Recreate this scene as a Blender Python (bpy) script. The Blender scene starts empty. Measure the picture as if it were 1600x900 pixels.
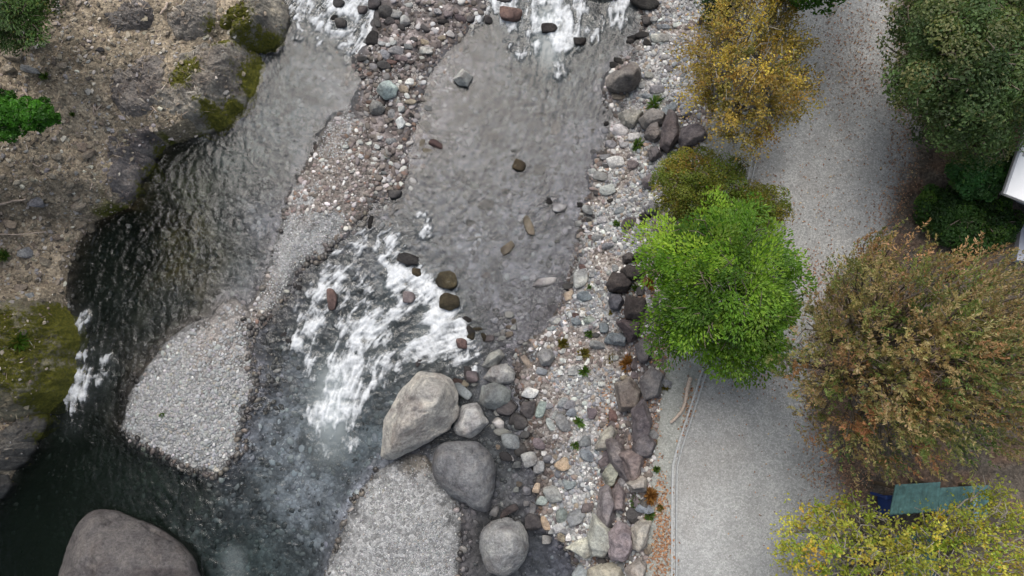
import bpy, bmesh, math, random
import numpy as np
from mathutils import Vector

# ------------------------------------------------------------------ camera, sky, sun, exposure
scn = bpy.context.scene
COL = scn.collection
CAM_H, TILT, HFOV = 20.0, math.radians(8.0), math.radians(70.0)
TAN = math.tan(HFOV / 2)
CAM = np.array([0.0, -CAM_H * math.tan(TILT), CAM_H])
FW = np.array([0.0, math.sin(TILT), -math.cos(TILT)])
UP = np.array([0.0, math.cos(TILT), math.sin(TILT)])
RT = np.array([1.0, 0.0, 0.0])
cd = bpy.data.cameras.new("camera"); cam = bpy.data.objects.new("camera", cd); COL.objects.link(cam)
cam.location = CAM; cam.rotation_euler = (TILT, 0, 0)
cd.sensor_width = 36; cd.lens = 18 / TAN; cd.clip_start = 0.5; cd.clip_end = 2000
scn.camera = cam

SUN_EL, SUN_AZ = math.radians(62), math.radians(-14)      # azimuth from +y towards +x
w = bpy.data.worlds.new("World"); scn.world = w; w.use_nodes = True
nt = w.node_tree; bg = nt.nodes["Background"]
sky = nt.nodes.new("ShaderNodeTexSky"); sky.sky_type = 'NISHITA'; sky.sun_disc = False
sky.sun_elevation = SUN_EL; sky.sun_rotation = SUN_AZ; sky.dust_density = 6; sky.air_density = 1.5; sky.ozone_density = 1
hs = nt.nodes.new("ShaderNodeHueSaturation"); hs.inputs["Saturation"].default_value = 0.75
nt.links.new(sky.outputs[0], hs.inputs["Color"]); nt.links.new(hs.outputs[0], bg.inputs[0])
bg.inputs[1].default_value = 0.112
sd = bpy.data.lights.new("sun", 'SUN'); sun = bpy.data.objects.new("sun", sd); COL.objects.link(sun)
sd.energy = 1.5; sd.angle = math.radians(42); sd.color = (1, 0.995, 0.985)
sdir = Vector((math.sin(SUN_AZ) * math.cos(SUN_EL), math.cos(SUN_AZ) * math.cos(SUN_EL), math.sin(SUN_EL)))
sun.rotation_euler = sdir.to_track_quat('Z', 'Y').to_euler()
vs = scn.view_settings
vs.view_transform = 'Standard'; vs.look = 'None'; vs.gamma = 1; vs.use_curve_mapping = False
vs.exposure = 0.45
scn.cycles.use_denoising = True
scn.cycles.max_bounces = 8; scn.cycles.transparent_max_bounces = 12
scn.cycles.caustics_reflective = False; scn.cycles.caustics_refractive = False

# ------------------------------------------------------------------ plan <-> photo helpers
def P(px, py, z=0.0):
    px = np.asarray(px, float); py = np.asarray(py, float)
    d = FW + ((px - 800) / 800 * TAN)[..., None] * RT + ((450 - py) / 800 * TAN)[..., None] * UP
    s = (np.asarray(z, float) - CAM[2]) / d[..., 2]
    return CAM + d * s[..., None]

def proj(x, y, z=0.0):
    rx, ry, rz = x - CAM[0], y - CAM[1], z - CAM[2]
    zz = ry * FW[1] + rz * FW[2]
    return 800 + 800 / TAN * rx / zz, 450 - 800 / TAN * (ry * UP[1] + rz * UP[2]) / zz

def plan(pts, z):                                   # a traced point standing at height z -> plan coordinates
    p = P([a for a, b in pts], [b for a, b in pts], z)
    u, v = proj(p[:, 0], p[:, 1], 0.0)
    return list(zip(u, v))

def srgb(r, g, b):
    c = np.array([r, g, b]) / 255.0
    return np.where(c < 0.04045, c / 12.92, ((c + 0.055) / 1.055) ** 2.4)

# ------------------------------------------------------------------ noise
_r = np.random.RandomState(7)
_T2 = _r.rand(256, 256).astype(np.float32)
_T3 = _r.rand(32, 32, 32).astype(np.float32)

def vnoise(x, y):
    xi = np.floor(x).astype(np.int64); yi = np.floor(y).astype(np.int64)
    fx = x - xi; fy = y - yi
    fx = fx * fx * fx * (fx * (fx * 6 - 15) + 10); fy = fy * fy * fy * (fy * (fy * 6 - 15) + 10)
    a = _T2[xi & 255, yi & 255]; b = _T2[(xi + 1) & 255, yi & 255]
    c = _T2[xi & 255, (yi + 1) & 255]; d = _T2[(xi + 1) & 255, (yi + 1) & 255]
    return (a + (b - a) * fx) * (1 - fy) + (c + (d - c) * fx) * fy

def fbm(x, y, scale=1.0, octs=4, seed=0, gain=0.5):
    s = 0; a = 1; t = 0; x = x * scale + seed * 17.3; y = y * scale + seed * 9.1
    for i in range(octs):
        s = s + a * vnoise(x, y); t += a; a *= gain
        x, y = 1.6 * x - 1.2 * y + 5.2, 1.2 * x + 1.6 * y + 1.3
    return s / t

def ridged(x, y, scale=1.0, octs=4, seed=0):
    s = 0; a = 1; t = 0; x = x * scale + seed * 17.3; y = y * scale + seed * 9.1
    for i in range(octs):
        s = s + a * (1 - np.abs(2 * vnoise(x, y) - 1)); t += a; a *= 0.55
        x, y = 1.6 * x - 1.2 * y + 5.2, 1.2 * x + 1.6 * y + 1.3
    return s / t

def vnoise3(p):
    i = np.floor(p).astype(np.int64); f = p - i; f = f * f * (3 - 2 * f)
    out = 0
    for dx in (0, 1):
        for dy in (0, 1):
            for dz in (0, 1):
                wgt = (f[:, 0] if dx else 1 - f[:, 0]) * (f[:, 1] if dy else 1 - f[:, 1]) * (f[:, 2] if dz else 1 - f[:, 2])
                out = out + wgt * _T3[(i[:, 0] + dx) & 31, (i[:, 1] + dy) & 31, (i[:, 2] + dz) & 31]
    return out

def fbm3(p, octs=4, rid=False):
    s = 0; a = 1; t = 0; p = p.copy()
    for k in range(octs):
        n = vnoise3(p)
        s = s + a * (1 - np.abs(2 * n - 1) if rid else n); t += a; a *= 0.5; p = p * 2.03 + 3.7
    return s / t

def sstep(a, b, x):
    t = np.clip((x - a) / (b - a), 0, 1); return t * t * (3 - 2 * t)

def poly_sdf(poly, u, v):                           # >0 inside
    poly = np.asarray(poly, float); n = len(poly)
    d = np.full(u.shape, 1e18); ins = np.zeros(u.shape, bool)
    for i in range(n):
        ax, ay = poly[i]; bx, by = poly[(i + 1) % n]
        ex, ey = bx - ax, by - ay
        wx, wy = u - ax, v - ay
        t = np.clip((wx * ex + wy * ey) / (ex * ex + ey * ey + 1e-9), 0, 1)
        d = np.minimum(d, (wx - ex * t) ** 2 + (wy - ey * t) ** 2)
        c = ((ay > v) != (by > v)) & (u < (bx - ax) * (v - ay) / (by - ay + 1e-12) + ax)
        ins ^= c
    d = np.sqrt(d)
    return np.where(ins, d, -d)

def capsule(u, v, x0, y0, x1, y1):
    ex, ey = x1 - x0, y1 - y0
    t = np.clip(((u - x0) * ex + (v - y0) * ey) / (ex * ex + ey * ey + 1e-9), 0, 1)
    return np.hypot(u - x0 - ex * t, v - y0 - ey * t)

def idw(ctrl, u, v, p=3.0):
    num = 0; den = 0
    for c in ctrl:
        wgt = 1.0 / ((u - c[0]) ** 2 + (v - c[1]) ** 2 + 200.0) ** (p / 2)
        num = num + wgt[..., None] * np.asarray(c[2], float); den = den + wgt
    return num / den[..., None]

# ------------------------------------------------------------------ mesh helpers
def new_mesh(name, V, F, mat, smooth=True, attrs=None):
    V = np.ascontiguousarray(V, np.float32); F = np.ascontiguousarray(F, np.int32)
    me = bpy.data.meshes.new(name)
    k = F.shape[1]; n = len(F)
    me.vertices.add(len(V)); me.vertices.foreach_set("co", V.ravel())
    me.loops.add(n * k); me.loops.foreach_set("vertex_index", F.ravel())
    me.polygons.add(n); me.polygons.foreach_set("loop_start", np.arange(0, n * k, k, dtype=np.int32))
    try: me.polygons.foreach_set("loop_total", np.full(n, k, np.int32))
    except Exception: pass
    me.polygons.foreach_set("use_smooth", np.full(n, smooth, bool))
    me.update(calc_edges=True)
    if mat: me.materials.append(mat)
    for an, arr in (attrs or {}).items():
        arr = np.asarray(arr, np.float32)
        if arr.ndim == 1:
            a = me.attributes.new(an, 'FLOAT', 'POINT'); a.data.foreach_set("value", arr)
        else:
            a = me.attributes.new(an, 'FLOAT_COLOR', 'POINT')
            a.data.foreach_set("color", np.concatenate([arr[:, :3], np.ones((len(arr), 1), np.float32)], 1).ravel())
    return me

def add(name, me, parent=None, loc=None):
    o = bpy.data.objects.new(name, me); COL.objects.link(o)
    if parent is not None: o.parent = parent
    if loc is not None: o.location = loc
    return o

def tag(o, label=None, cat=None, group=None, kind=None):
    if label: o["label"] = label
    if cat: o["category"] = cat
    if group: o["group"] = group
    if kind: o["kind"] = kind
    return o

def root(name, loc, label, cat, group=None):
    o = bpy.data.objects.new(name, None); COL.objects.link(o); o.location = loc; o.empty_display_size = 0.2
    return tag(o, label, cat, group)

def merge(parts):                                   # [(V, F)] -> V, F
    Vs, Fs, n = [], [], 0
    for V, F in parts:
        Vs.append(V); Fs.append(F + n); n += len(V)
    return np.concatenate(Vs), np.concatenate(Fs)

def tube(pts, radii, sides=7):
    pts = np.asarray(pts, float); n = len(pts)
    tang = np.gradient(pts, axis=0); tang /= np.linalg.norm(tang, axis=1, keepdims=True) + 1e-9
    ref = np.where(np.abs(tang[:, 2:3]) > 0.9, [[1.0, 0, 0]], [[0, 0, 1.0]])
    a = np.cross(tang, ref); a /= np.linalg.norm(a, axis=1, keepdims=True) + 1e-9
    b = np.cross(tang, a)
    th = np.linspace(0, 2 * math.pi, sides, endpoint=False)
    V = (pts[:, None] + np.asarray(radii)[:, None, None] * (np.cos(th)[None, :, None] * a[:, None] + np.sin(th)[None, :, None] * b[:, None])).reshape(-1, 3)
    i = np.arange(n - 1)[:, None] * sides; j = np.arange(sides)[None]
    F = np.stack([i + j, i + (j + 1) % sides, i + sides + (j + 1) % sides, i + sides + j], -1).reshape(-1, 4)
    return V, F

_ico = {}
def ico(level):
    if level not in _ico:
        bm = bmesh.new(); bmesh.ops.create_icosphere(bm, subdivisions=level, radius=1.0)
        bm.verts.ensure_lookup_table()
        V = np.array([v.co[:] for v in bm.verts]); F = np.array([[v.index for v in f.verts] for f in bm.faces])
        bm.free(); V /= np.linalg.norm(V, axis=1, keepdims=True); _ico[level] = (V, F)
    return _ico[level]

# ------------------------------------------------------------------ materials
def mat_new(name):
    m = bpy.data.materials.new(name); m.use_nodes = True
    nt = m.node_tree
    return m, nt, nt.nodes["Principled BSDF"]

def N(nt, typ, **kw):
    n = nt.nodes.new(typ)
    for k, v in kw.items():
        if k in n.inputs: n.inputs[k].default_value = v
        else: setattr(n, k, v)
    return n

def mixc(nt, mode, fac, a, b):
    n = nt.nodes.new("ShaderNodeMix"); n.data_type = 'RGBA'; n.blend_type = mode
    for sock, val in ((n.inputs[0], fac), (n.inputs[6], a), (n.inputs[7], b)):
        if hasattr(val, "is_output"): nt.links.new(val, sock)
        else: sock.default_value = val if not isinstance(val, tuple) or len(val) == 4 else (*val, 1)
    return n.outputs[2]

def ramp(nt, inp, stops):
    n = nt.nodes.new("ShaderNodeValToRGB"); r = n.color_ramp
    while len(r.elements) < len(stops): r.elements.new(0.5)
    for e, (p, c) in zip(r.elements, stops):
        e.position = p; e.color = (*c, 1) if not np.isscalar(c) else (c, c, c, 1)
    nt.links.new(inp, n.inputs[0]); return n.outputs[0]

def ground_mat(name, cell, noise_scale, contrast, bump, rough=0.9, speck=0.3):
    m, nt, bs = mat_new(name)
    at = N(nt, "ShaderNodeAttribute", attribute_name="tint")
    geo = N(nt, "ShaderNodeNewGeometry")
    vo = N(nt, "ShaderNodeTexVoronoi", Scale=cell); nt.links.new(geo.outputs["Position"], vo.inputs["Vector"])
    vd = N(nt, "ShaderNodeTexVoronoi", Scale=cell, feature='DISTANCE_TO_EDGE'); nt.links.new(geo.outputs["Position"], vd.inputs["Vector"])
    no = N(nt, "ShaderNodeTexNoise", Scale=noise_scale, Detail=8.0, Roughness=0.7); nt.links.new(geo.outputs["Position"], no.inputs["Vector"])
    hsv = N(nt, "ShaderNodeSeparateColor"); nt.links.new(vo.outputs["Color"], hsv.inputs[0])
    cellv = ramp(nt, hsv.outputs[0], [(0, 1 - contrast), (0.5, 1.0), (1, 1 + contrast)])
    nv = ramp(nt, no.outputs["Fac"], [(0.25, 1 - speck), (0.75, 1 + speck)])
    c = mixc(nt, 'MULTIPLY', 1.0, at.outputs["Color"], cellv)
    c = mixc(nt, 'MULTIPLY', 1.0, c, nv)
    edge = ramp(nt, vd.outputs["Distance"], [(0.0, 0.6), (0.12, 1.0)])
    c = mixc(nt, 'MULTIPLY', 0.6, c, edge)
    nt.links.new(c, bs.inputs["Base Color"])
    bs.inputs["Roughness"].default_value = rough; bs.inputs["Specular IOR Level"].default_value = 0.25
    ad = N(nt, "ShaderNodeMath", operation='ADD'); nt.links.new(vd.outputs["Distance"], ad.inputs[0]); nt.links.new(no.outputs["Fac"], ad.inputs[1])
    bp = N(nt, "ShaderNodeBump", Strength=bump, Distance=0.03); nt.links.new(ad.outputs[0], bp.inputs["Height"])
    nt.links.new(bp.outputs[0], bs.inputs["Normal"])
    return m

M = {}
M["soil"] = ground_mat("soil", 16, 9, 0.35, 0.9, speck=0.45)
M["bank"] = ground_mat("gravel_bank", 14, 20, 0.45, 0.8)
M["bed"] = ground_mat("river_bed", 7, 12, 0.3, 0.6, rough=0.6, speck=0.35)
M["path"] = ground_mat("path_gravel", 26, 30, 0.2, 0.4, speck=0.17)

def rock_mat(name, rough=0.85, moss=False):
    m, nt, bs = mat_new(name)
    oi = N(nt, "ShaderNodeObjectInfo"); tc = N(nt, "ShaderNodeTexCoord")
    geo = N(nt, "ShaderNodeNewGeometry")
    mp = N(nt, "ShaderNodeVectorMath", operation='ADD')
    nt.links.new(geo.outputs["Position"], mp.inputs[0]); nt.links.new(oi.outputs["Random"], mp.inputs[1])
    pos = mp.outputs[0]
    n1 = N(nt, "ShaderNodeTexNoise", Scale=2.2, Detail=6.0, Roughness=0.6, Distortion=0.6); nt.links.new(pos, n1.inputs["Vector"])
    n2 = N(nt, "ShaderNodeTexNoise", Scale=14.0, Detail=9.0, Roughness=0.75); nt.links.new(pos, n2.inputs["Vector"])
    n3 = N(nt, "ShaderNodeTexNoise", Scale=70.0, Detail=4.0, Roughness=0.7); nt.links.new(pos, n3.inputs["Vector"])
    vo = N(nt, "ShaderNodeTexVoronoi", Scale=1.7, feature='DISTANCE_TO_EDGE')
    wv = N(nt, "ShaderNodeVectorMath", operation='SCALE'); wv.inputs["Scale"].default_value = 0.5
    nt.links.new(n2.outputs["Color"], wv.inputs[0])
    w2 = N(nt, "ShaderNodeVectorMath", operation='ADD'); nt.links.new(pos, w2.inputs[0]); nt.links.new(wv.outputs[0], w2.inputs[1])
    nt.links.new(w2.outputs[0], vo.inputs["Vector"])
    c = mixc(nt, 'MULTIPLY', 1.0, oi.outputs["Color"], ramp(nt, n1.outputs["Fac"], [(0.3, (0.58, 0.58, 0.61)), (0.5, (1, 1, 1)), (0.7, (1.36, 1.32, 1.25))]))
    c = mixc(nt, 'MULTIPLY', 1.0, c, ramp(nt, n2.outputs["Fac"], [(0.3, 0.52), (0.5, 1.0), (0.72, 1.5)]))
    c = mixc(nt, 'MULTIPLY', 1.0, c, ramp(nt, n3.outputs["Fac"], [(0.35, 0.8), (0.65, 1.2)]))
    c = mixc(nt, 'MULTIPLY', 0.55, c, ramp(nt, vo.outputs["Distance"], [(0.0, 0.3), (0.025, 1.0)]))
    n7 = N(nt, "ShaderNodeTexNoise", Scale=.9, Detail=5.0, Roughness=.6, Distortion=1.5); nt.links.new(pos, n7.inputs["Vector"])
    c = mixc(nt, 'MULTIPLY', 0.8, c, ramp(nt, n7.outputs["Fac"], [(0.36, (.62, .58, .58)), (0.5, (1, 1, 1)), (0.64, (1.22, 1.22, 1.2))]))
    vs2 = N(nt, "ShaderNodeTexVoronoi", Scale=5.0, Randomness=1.0); nt.links.new(w2.outputs[0], vs2.inputs["Vector"])
    li = ramp(nt, vs2.outputs["Distance"], [(0.08, 1.0), (0.2, 0.0)]); lm = N(nt, "ShaderNodeMath", operation='MULTIPLY'); nt.links.new(li, lm.inputs[0]); nt.links.new(ramp(nt, n1.outputs["Fac"], [(.5, 0.0), (.62, .45)]), lm.inputs[1])
    c = mixc(nt, 'MIX', lm.outputs[0], c, (.42, .43, .40, 1))
    sz_ = N(nt, "ShaderNodeSeparateXYZ"); nt.links.new(geo.outputs["Position"], sz_.inputs[0])
    wz = N(nt, "ShaderNodeMath", operation='MULTIPLY_ADD'); nt.links.new(n2.outputs["Fac"], wz.inputs[0]); wz.inputs[1].default_value = -.22; nt.links.new(sz_.outputs["Z"], wz.inputs[2])
    wa = N(nt, "ShaderNodeMath", operation='ADD'); wa.inputs[1].default_value = .5; nt.links.new(wz.outputs[0], wa.inputs[0])
    c = mixc(nt, 'MULTIPLY', 1.0, c, ramp(nt, wa.outputs[0], [(.43, .42), (.50, 1.0)]))
    if moss:
        at = N(nt, "ShaderNodeAttribute", attribute_name="moss")
        ad = N(nt, "ShaderNodeMath", operation='MULTIPLY_ADD'); nt.links.new(n2.outputs["Fac"], ad.inputs[0]); ad.inputs[1].default_value = 0.9
        nt.links.new(at.outputs["Fac"], ad.inputs[2])
        n4 = N(nt, "ShaderNodeTexNoise", Scale=6.0, Detail=7.0, Roughness=0.72); nt.links.new(pos, n4.inputs["Vector"])
        ad.inputs[1].default_value = 0.5; a5 = N(nt, "ShaderNodeMath", operation='MULTIPLY_ADD'); nt.links.new(n4.outputs["Fac"], a5.inputs[0]); a5.inputs[1].default_value = 0.9; nt.links.new(ad.outputs[0], a5.inputs[2])
        mk = ramp(nt, a5.outputs[0], [(0.86, 0.0), (0.98, 1.0)])
        mc = ramp(nt, n2.outputs["Fac"], [(0.3, (0.045, 0.06, 0.010)), (0.5, (0.13, 0.13, 0.018)), (0.7, (0.23, 0.22, 0.03))])
        mc = mixc(nt, 'MULTIPLY', 1.0, mc, ramp(nt, n3.outputs["Fac"], [(0.3, 0.5), (0.7, 1.5)]))
        c = mixc(nt, 'MIX', mk, c, mc)
    nt.links.new(c, bs.inputs["Base Color"])
    bs.inputs["Roughness"].default_value = rough; bs.inputs["Specular IOR Level"].default_value = 0.3
    ad = N(nt, "ShaderNodeMath", operation='ADD'); nt.links.new(n2.outputs["Fac"], ad.inputs[0])
    ml = N(nt, "ShaderNodeMath", operation='MULTIPLY'); ml.inputs[1].default_value = 0.35; nt.links.new(n3.outputs["Fac"], ml.inputs[0]); nt.links.new(ml.outputs[0], ad.inputs[1])
    bp = N(nt, "ShaderNodeBump", Strength=0.9, Distance=0.12 if moss else 0.08); nt.links.new(ad.outputs[0], bp.inputs["Height"])
    nt.links.new(bp.outputs[0], bs.inputs["Normal"])
    return m
M["rock"] = rock_mat("rock"); M["wet_rock"] = rock_mat("wet_rock", 0.35); M["mossy_rock"] = rock_mat("mossy_rock", moss=True)

def attr_mat(name, rough=0.85, noise=60.0, var=0.3, spec=0.25, bump=0.3):
    m, nt, bs = mat_new(name)
    at = N(nt, "ShaderNodeAttribute", attribute_name="tint"); geo = N(nt, "ShaderNodeNewGeometry")
    no = N(nt, "ShaderNodeTexNoise", Scale=noise, Detail=5.0, Roughness=0.7); nt.links.new(geo.outputs["Position"], no.inputs["Vector"])
    c = mixc(nt, 'MULTIPLY', 1.0, at.outputs["Color"], ramp(nt, no.outputs["Fac"], [(0.3, 1 - var), (0.7, 1 + var)]))
    nt.links.new(c, bs.inputs["Base Color"]); bs.inputs["Roughness"].default_value = rough; bs.inputs["Specular IOR Level"].default_value = spec
    bp = N(nt, "ShaderNodeBump", Strength=bump, Distance=0.02); nt.links.new(no.outputs["Fac"], bp.inputs["Height"]); nt.links.new(bp.outputs[0], bs.inputs["Normal"])
    return m
M["pebble"] = attr_mat("pebble_stone"); M["wet_pebble"] = attr_mat("wet_pebble_stone", 0.4, spec=0.5)
M["litter"] = attr_mat("dry_leaf", 0.8, 30, 0.2, bump=0.1)

def leaf_mat(name, transl=0.35, rough=0.5, spec=0.35):
    m, nt, bs = mat_new(name)
    at = N(nt, "ShaderNodeAttribute", attribute_name="tint")
    nt.links.new(at.outputs["Color"], bs.inputs["Base Color"]); bs.inputs["Roughness"].default_value = rough; bs.inputs["Specular IOR Level"].default_value = spec
    tr = N(nt, "ShaderNodeBsdfTranslucent"); mx = N(nt, "ShaderNodeMixShader"); mx.inputs[0].default_value = transl
    c = mixc(nt, 'MULTIPLY', 1.0, at.outputs["Color"], (1.3, 1.35, 0.8, 1)); nt.links.new(c, tr.inputs[0])
    nt.links.new(bs.outputs[0], mx.inputs[1]); nt.links.new(tr.outputs[0], mx.inputs[2])
    nt.links.new(mx.outputs[0], nt.nodes["Material Output"].inputs[0])
    return m
M["leaf"] = leaf_mat("leaf", .45)

def plain_mat(name, col, rough=0.8, scale=12.0, var=0.3, bump=0.3, stretch=None):
    m, nt, bs = mat_new(name)
    tc = N(nt, "ShaderNodeTexCoord"); src = tc.outputs["Object"]
    if stretch:
        mp = N(nt, "ShaderNodeMapping"); mp.inputs["Scale"].default_value = stretch; nt.links.new(src, mp.inputs[0]); src = mp.outputs[0]
    no = N(nt, "ShaderNodeTexNoise", Scale=scale, Detail=8.0, Roughness=0.65); nt.links.new(src, no.inputs["Vector"])
    c = mixc(nt, 'MULTIPLY', 1.0, (*col, 1), ramp(nt, no.outputs["Fac"], [(0.3, 1 - var), (0.7, 1 + var)]))
    nt.links.new(c, bs.inputs["Base Color"]); bs.inputs["Roughness"].default_value = rough
    bp = N(nt, "ShaderNodeBump", Strength=bump, Distance=0.02); nt.links.new(no.outputs["Fac"], bp.inputs["Height"]); nt.links.new(bp.outputs[0], bs.inputs["Normal"])
    return m
M["bark"] = plain_mat("bark", (0.13, 0.105, 0.08), 0.9, 20, 0.4, 0.8)
M["pale_bark"] = plain_mat("pale_bark", (0.26, 0.24, 0.21), 0.85, 20, 0.35, 0.6)
M["drift"] = plain_mat("driftwood", (0.42, 0.34, 0.28), 0.8, 25, 0.35, 0.6)
M["concrete"] = plain_mat("concrete", (0.36, 0.37, 0.37), 0.85, 18, 0.3, 0.4)
M["white_metal"] = plain_mat("white_metal", (0.8, 0.81, 0.82), 0.45, 3, 0.05, 0.05)
M["grey_metal"] = plain_mat("grey_metal", (0.35, 0.36, 0.38), 0.5, 6, 0.1, 0.1)
M["pale_wall"] = plain_mat("pale_wall", (0.42, 0.44, 0.50), 0.8, 4, 0.12, 0.1)
M["teal_sheet"] = plain_mat("teal_sheet", (0.085, 0.185, 0.19), 0.65, 7, 0.45, 0.25)
M["blue_sheet"] = plain_mat("blue_sheet", (0.02, 0.055, 0.22), 0.5, 6, 0.2, 0.2)
M["sky_blue"] = plain_mat("light_blue_paint", (0.24, 0.42, 0.55), 0.6, 6, 0.15, 0.1)
M["timber"] = plain_mat("timber", (0.12, 0.09, 0.06), 0.9, 14, 0.4, 0.4, (1, 1, 0.2))

# ------------------------------------------------------------------ terrain layout in plan coordinates
def curve(pts):
    pts = sorted((v, u) for u, v in pts); a = np.array(pts)
    return lambda V: np.interp(V, a[:, 0], a[:, 1])
xL = curve([(434, -200), (434, 0), (437, 55), (425, 70), (398, 82), (392, 120), (384, 142), (368, 160), (350, 192), (325, 205), (300, 216), (262, 230), (240, 246), (220, 270), (212, 300), (200, 325), (150, 346), (122, 380),
            (108, 410), (102, 440), (107, 490), (106, 560), (97, 618), (70, 640), (58, 665), (57, 700), (30, 725), (5, 765), (-20, 800), (-50, 900), (-60, 1100)])
xS = curve([(990, -200), (1000, 0), (1005, 50), (990, 75), (962, 105), (952, 130), (948, 160), (962, 185), (950, 220), (938, 245), (925, 270), (925, 300), (910, 340), (905, 380), (893, 420), (890, 445), (878, 480), (862, 510),
            (835, 530), (815, 545), (800, 590), (815, 620), (828, 650), (820, 690), (830, 720), (845, 745), (835, 790), (850, 830), (880, 845), (895, 870), (905, 900), (910, 1100)])
_T0 = [(1110, -200), (1105, 0), (1100, 100), (1060, 170), (1045, 240), (1030, 320), (1005, 385), (955, 425), (950, 480), (965, 540), (962, 590), (958, 640), (945, 680), (935, 740), (925, 800), (905, 850), (900, 900), (900, 1100)]
xR = curve(plan(_T0, 0.45))
_T1 = [(1165, -200), (1160, 0), (1140, 120), (1105, 200), (1080, 300), (1045, 400), (1035, 480), (1045, 560), (1033, 620), (1025, 690), (1015, 760), (1013, 830), (1005, 900), (1000, 1100)]
xT = curve(plan(_T1, 1.2))
KERB = [(1232, -60), (1210, 60), (1180, 235), (1143, 400), (1109, 550), (1083, 630), (1060, 700), (1053, 730), (1052, 800), (1052, 960)]
_K = plan(KERB, 1.3); xK = curve(_K)
_E = [(1385, -200), (1392, 0), (1400, 110), (1424, 190), (1420, 240), (1392, 320), (1365, 390), (1300, 440), (1265, 520), (1262, 620), (1290, 720), (1310, 760), (1290, 850), (1290, 1100)]
xE = curve(plan(_E, 1.3))
BAR1 = [(527, 178), (548, 172), (572, 205), (590, 240), (596, 285), (588, 312), (572, 338), (540, 365), (505, 395), (470, 420), (447, 455), (434, 486), (408, 512), (378, 504), (398, 470), (418, 420), (438, 360), (448, 312), (480, 250), (500, 212)]
SPINE = [(560, 175), (580, 120), (565, 95), (585, 60), (600, 10), (620, -30), (700, -60), (740, -20), (745, 10), (715, 45), (690, 70), (668, 95), (648, 120), (640, 170), (625, 215), (615, 290), (590, 300), (585, 230)]
BAR2 = [(370, 468), (402, 492), (392, 540), (398, 600), (382, 650), (374, 705), (345, 742), (300, 735), (262, 715), (215, 690), (194, 668), (200, 620), (232, 570), (265, 530), (295, 508), (330, 495), (350, 470)]
BAR3 = [(592, 735), (630, 712), (665, 712), (690, 745), (716, 792), (722, 850), (716, 905), (720, 1000), (480, 1000), (508, 900), (522, 862), (545, 800), (562, 768)]
DEPTH = [(420, 120, .45), (350, 230, .5), (280, 270, .9), (230, 330, 1.7), (180, 380, 1.7), (290, 380, 1.2), (150, 440, 1.2), (230, 460, .75), (330, 440, .35), (390, 330, .3), (440, 240, .25), (500, 130, .25), (140, 580, .8), (195, 560, .35), (205, 610, .2), (180, 650, .4),
         (190, 640, .8), (100, 720, 1.5), (150, 760, 1.8), (60, 850, 2.2), (220, 760, 1.2), (330, 800, .5), (360, 880, .9), (430, 700, .45), (480, 780, .4), (420, 600, .4), (540, 560, .6), (540, 660, .7), (600, 480, .5), (600, 420, .4),
         (700, 300, .3), (780, 200, .3), (850, 100, .45), (850, 40, .7), (900, 250, .15), (820, 400, .14), (740, 420, .2), (780, 470, .1), (850, 510, .08), (670, 110, .12), (640, 230, .08), (760, 850, .25), (865, 870, .3), (530, 40, .5), (700, 20, .1), (550, 120, .15), (480, 440, .3)]

xs = np.linspace(-16.5, 16.5, 1020); ys = np.linspace(-9.6, 11.0, 636)
gx = np.cumsum(0.05 * 1.35 ** np.arange(26)); gx = gx / gx[-1] * 400
XX = np.concatenate([xs[0] - gx[::-1], xs, xs[-1] + gx]); YY = np.concatenate([ys[0] - gx[::-1], ys, ys[-1] + gx])
NX, NY = len(XX), len(YY)
X, Y = np.meshgrid(XX, YY)                          # [j (y), i (x)]
U, V = proj(X, np.clip(Y, -40, 40), 0.0)
U = np.where(np.abs(Y) > 40, U, U)
PXM = 0.0178                                        # metres per plan pixel, about
nA = fbm(X, Y, 1.1, 5, 1); nB = fbm(X, Y, 4.0, 4, 2); nC = fbm(X, Y, 0.35, 3, 3)
jit = (fbm(X, Y, 1.6, 4, 5) - 0.5) * 26 + (fbm(X, Y, 7, 2, 6) - 0.5) * 10
lx, sx_, rx_, tx_, kx_, ex_ = xL(V), xS(V), xR(V), xT(V), xK(V), xE(V)
lx = lx + jit * 0.35; sx_ = sx_ + jit; rx_ = np.maximum(rx_ + jit * .5, sx_ + 8); tx_ = np.maximum(tx_ + jit * .4, rx_ + 8); ex_ = ex_ + jit
dL = (lx - U) * PXM                                 # >0 on the left bank
steep = np.interp(V, [-200, 0, 300, 335, 350, 445, 470, 620, 660, 900], [.8, .8, .7, .25, .05, .1, .8, .9, .4, .3])
ZL = steep * sstep(0, 0.35, dL) + 0.26 * np.maximum(dL, 0) ** 0.95
ZL = np.minimum(ZL, 3.0 + 0.15 * np.maximum(dL - 10, 0) ** 0.5) + (nA - .5) * .5 * sstep(0, 1, dL) + (nB - .5) * .16 * sstep(0, .3, dL)
sd1, sd2, sd3, sdS = (poly_sdf(b, U + jit * .55, V - jit * .4) * PXM for b in (BAR1, BAR2, BAR3, SPINE))
sdB = np.maximum(np.maximum(sd1, sd2), sd3)
depth = idw([(a, b, [c]) for a, b, c in DEPTH], U, V)[..., 0]
shore = np.minimum(np.maximum(-dL, 0), np.maximum((sx_ - U) * PXM, 0))
ZB = -depth * sstep(0, 0.9, shore) ** .8 * sstep(-0.05, 0.75, -sdB) + (nB - .5) * .10 + (nA - .5) * .12
ZB = np.where(U < sx_, ZB, 0)
bar = 0.20 * sstep(-0.05, 1.2, sdB) * (0.5 + 1.0 * nA) + 0.045 * sstep(-0.03, 0.10, sdB) + (nB - .5) * .04
ZB = np.where(sdB > -0.03, np.maximum(bar - 0.01, ZB), ZB)
spin = sstep(-0.3, 0.35, sdS) * (0.02 + 0.22 * (nB - .42) + .2 * (nA - .45))
ZB = np.where(sdS > -0.3, np.maximum(ZB, spin), ZB)
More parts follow.
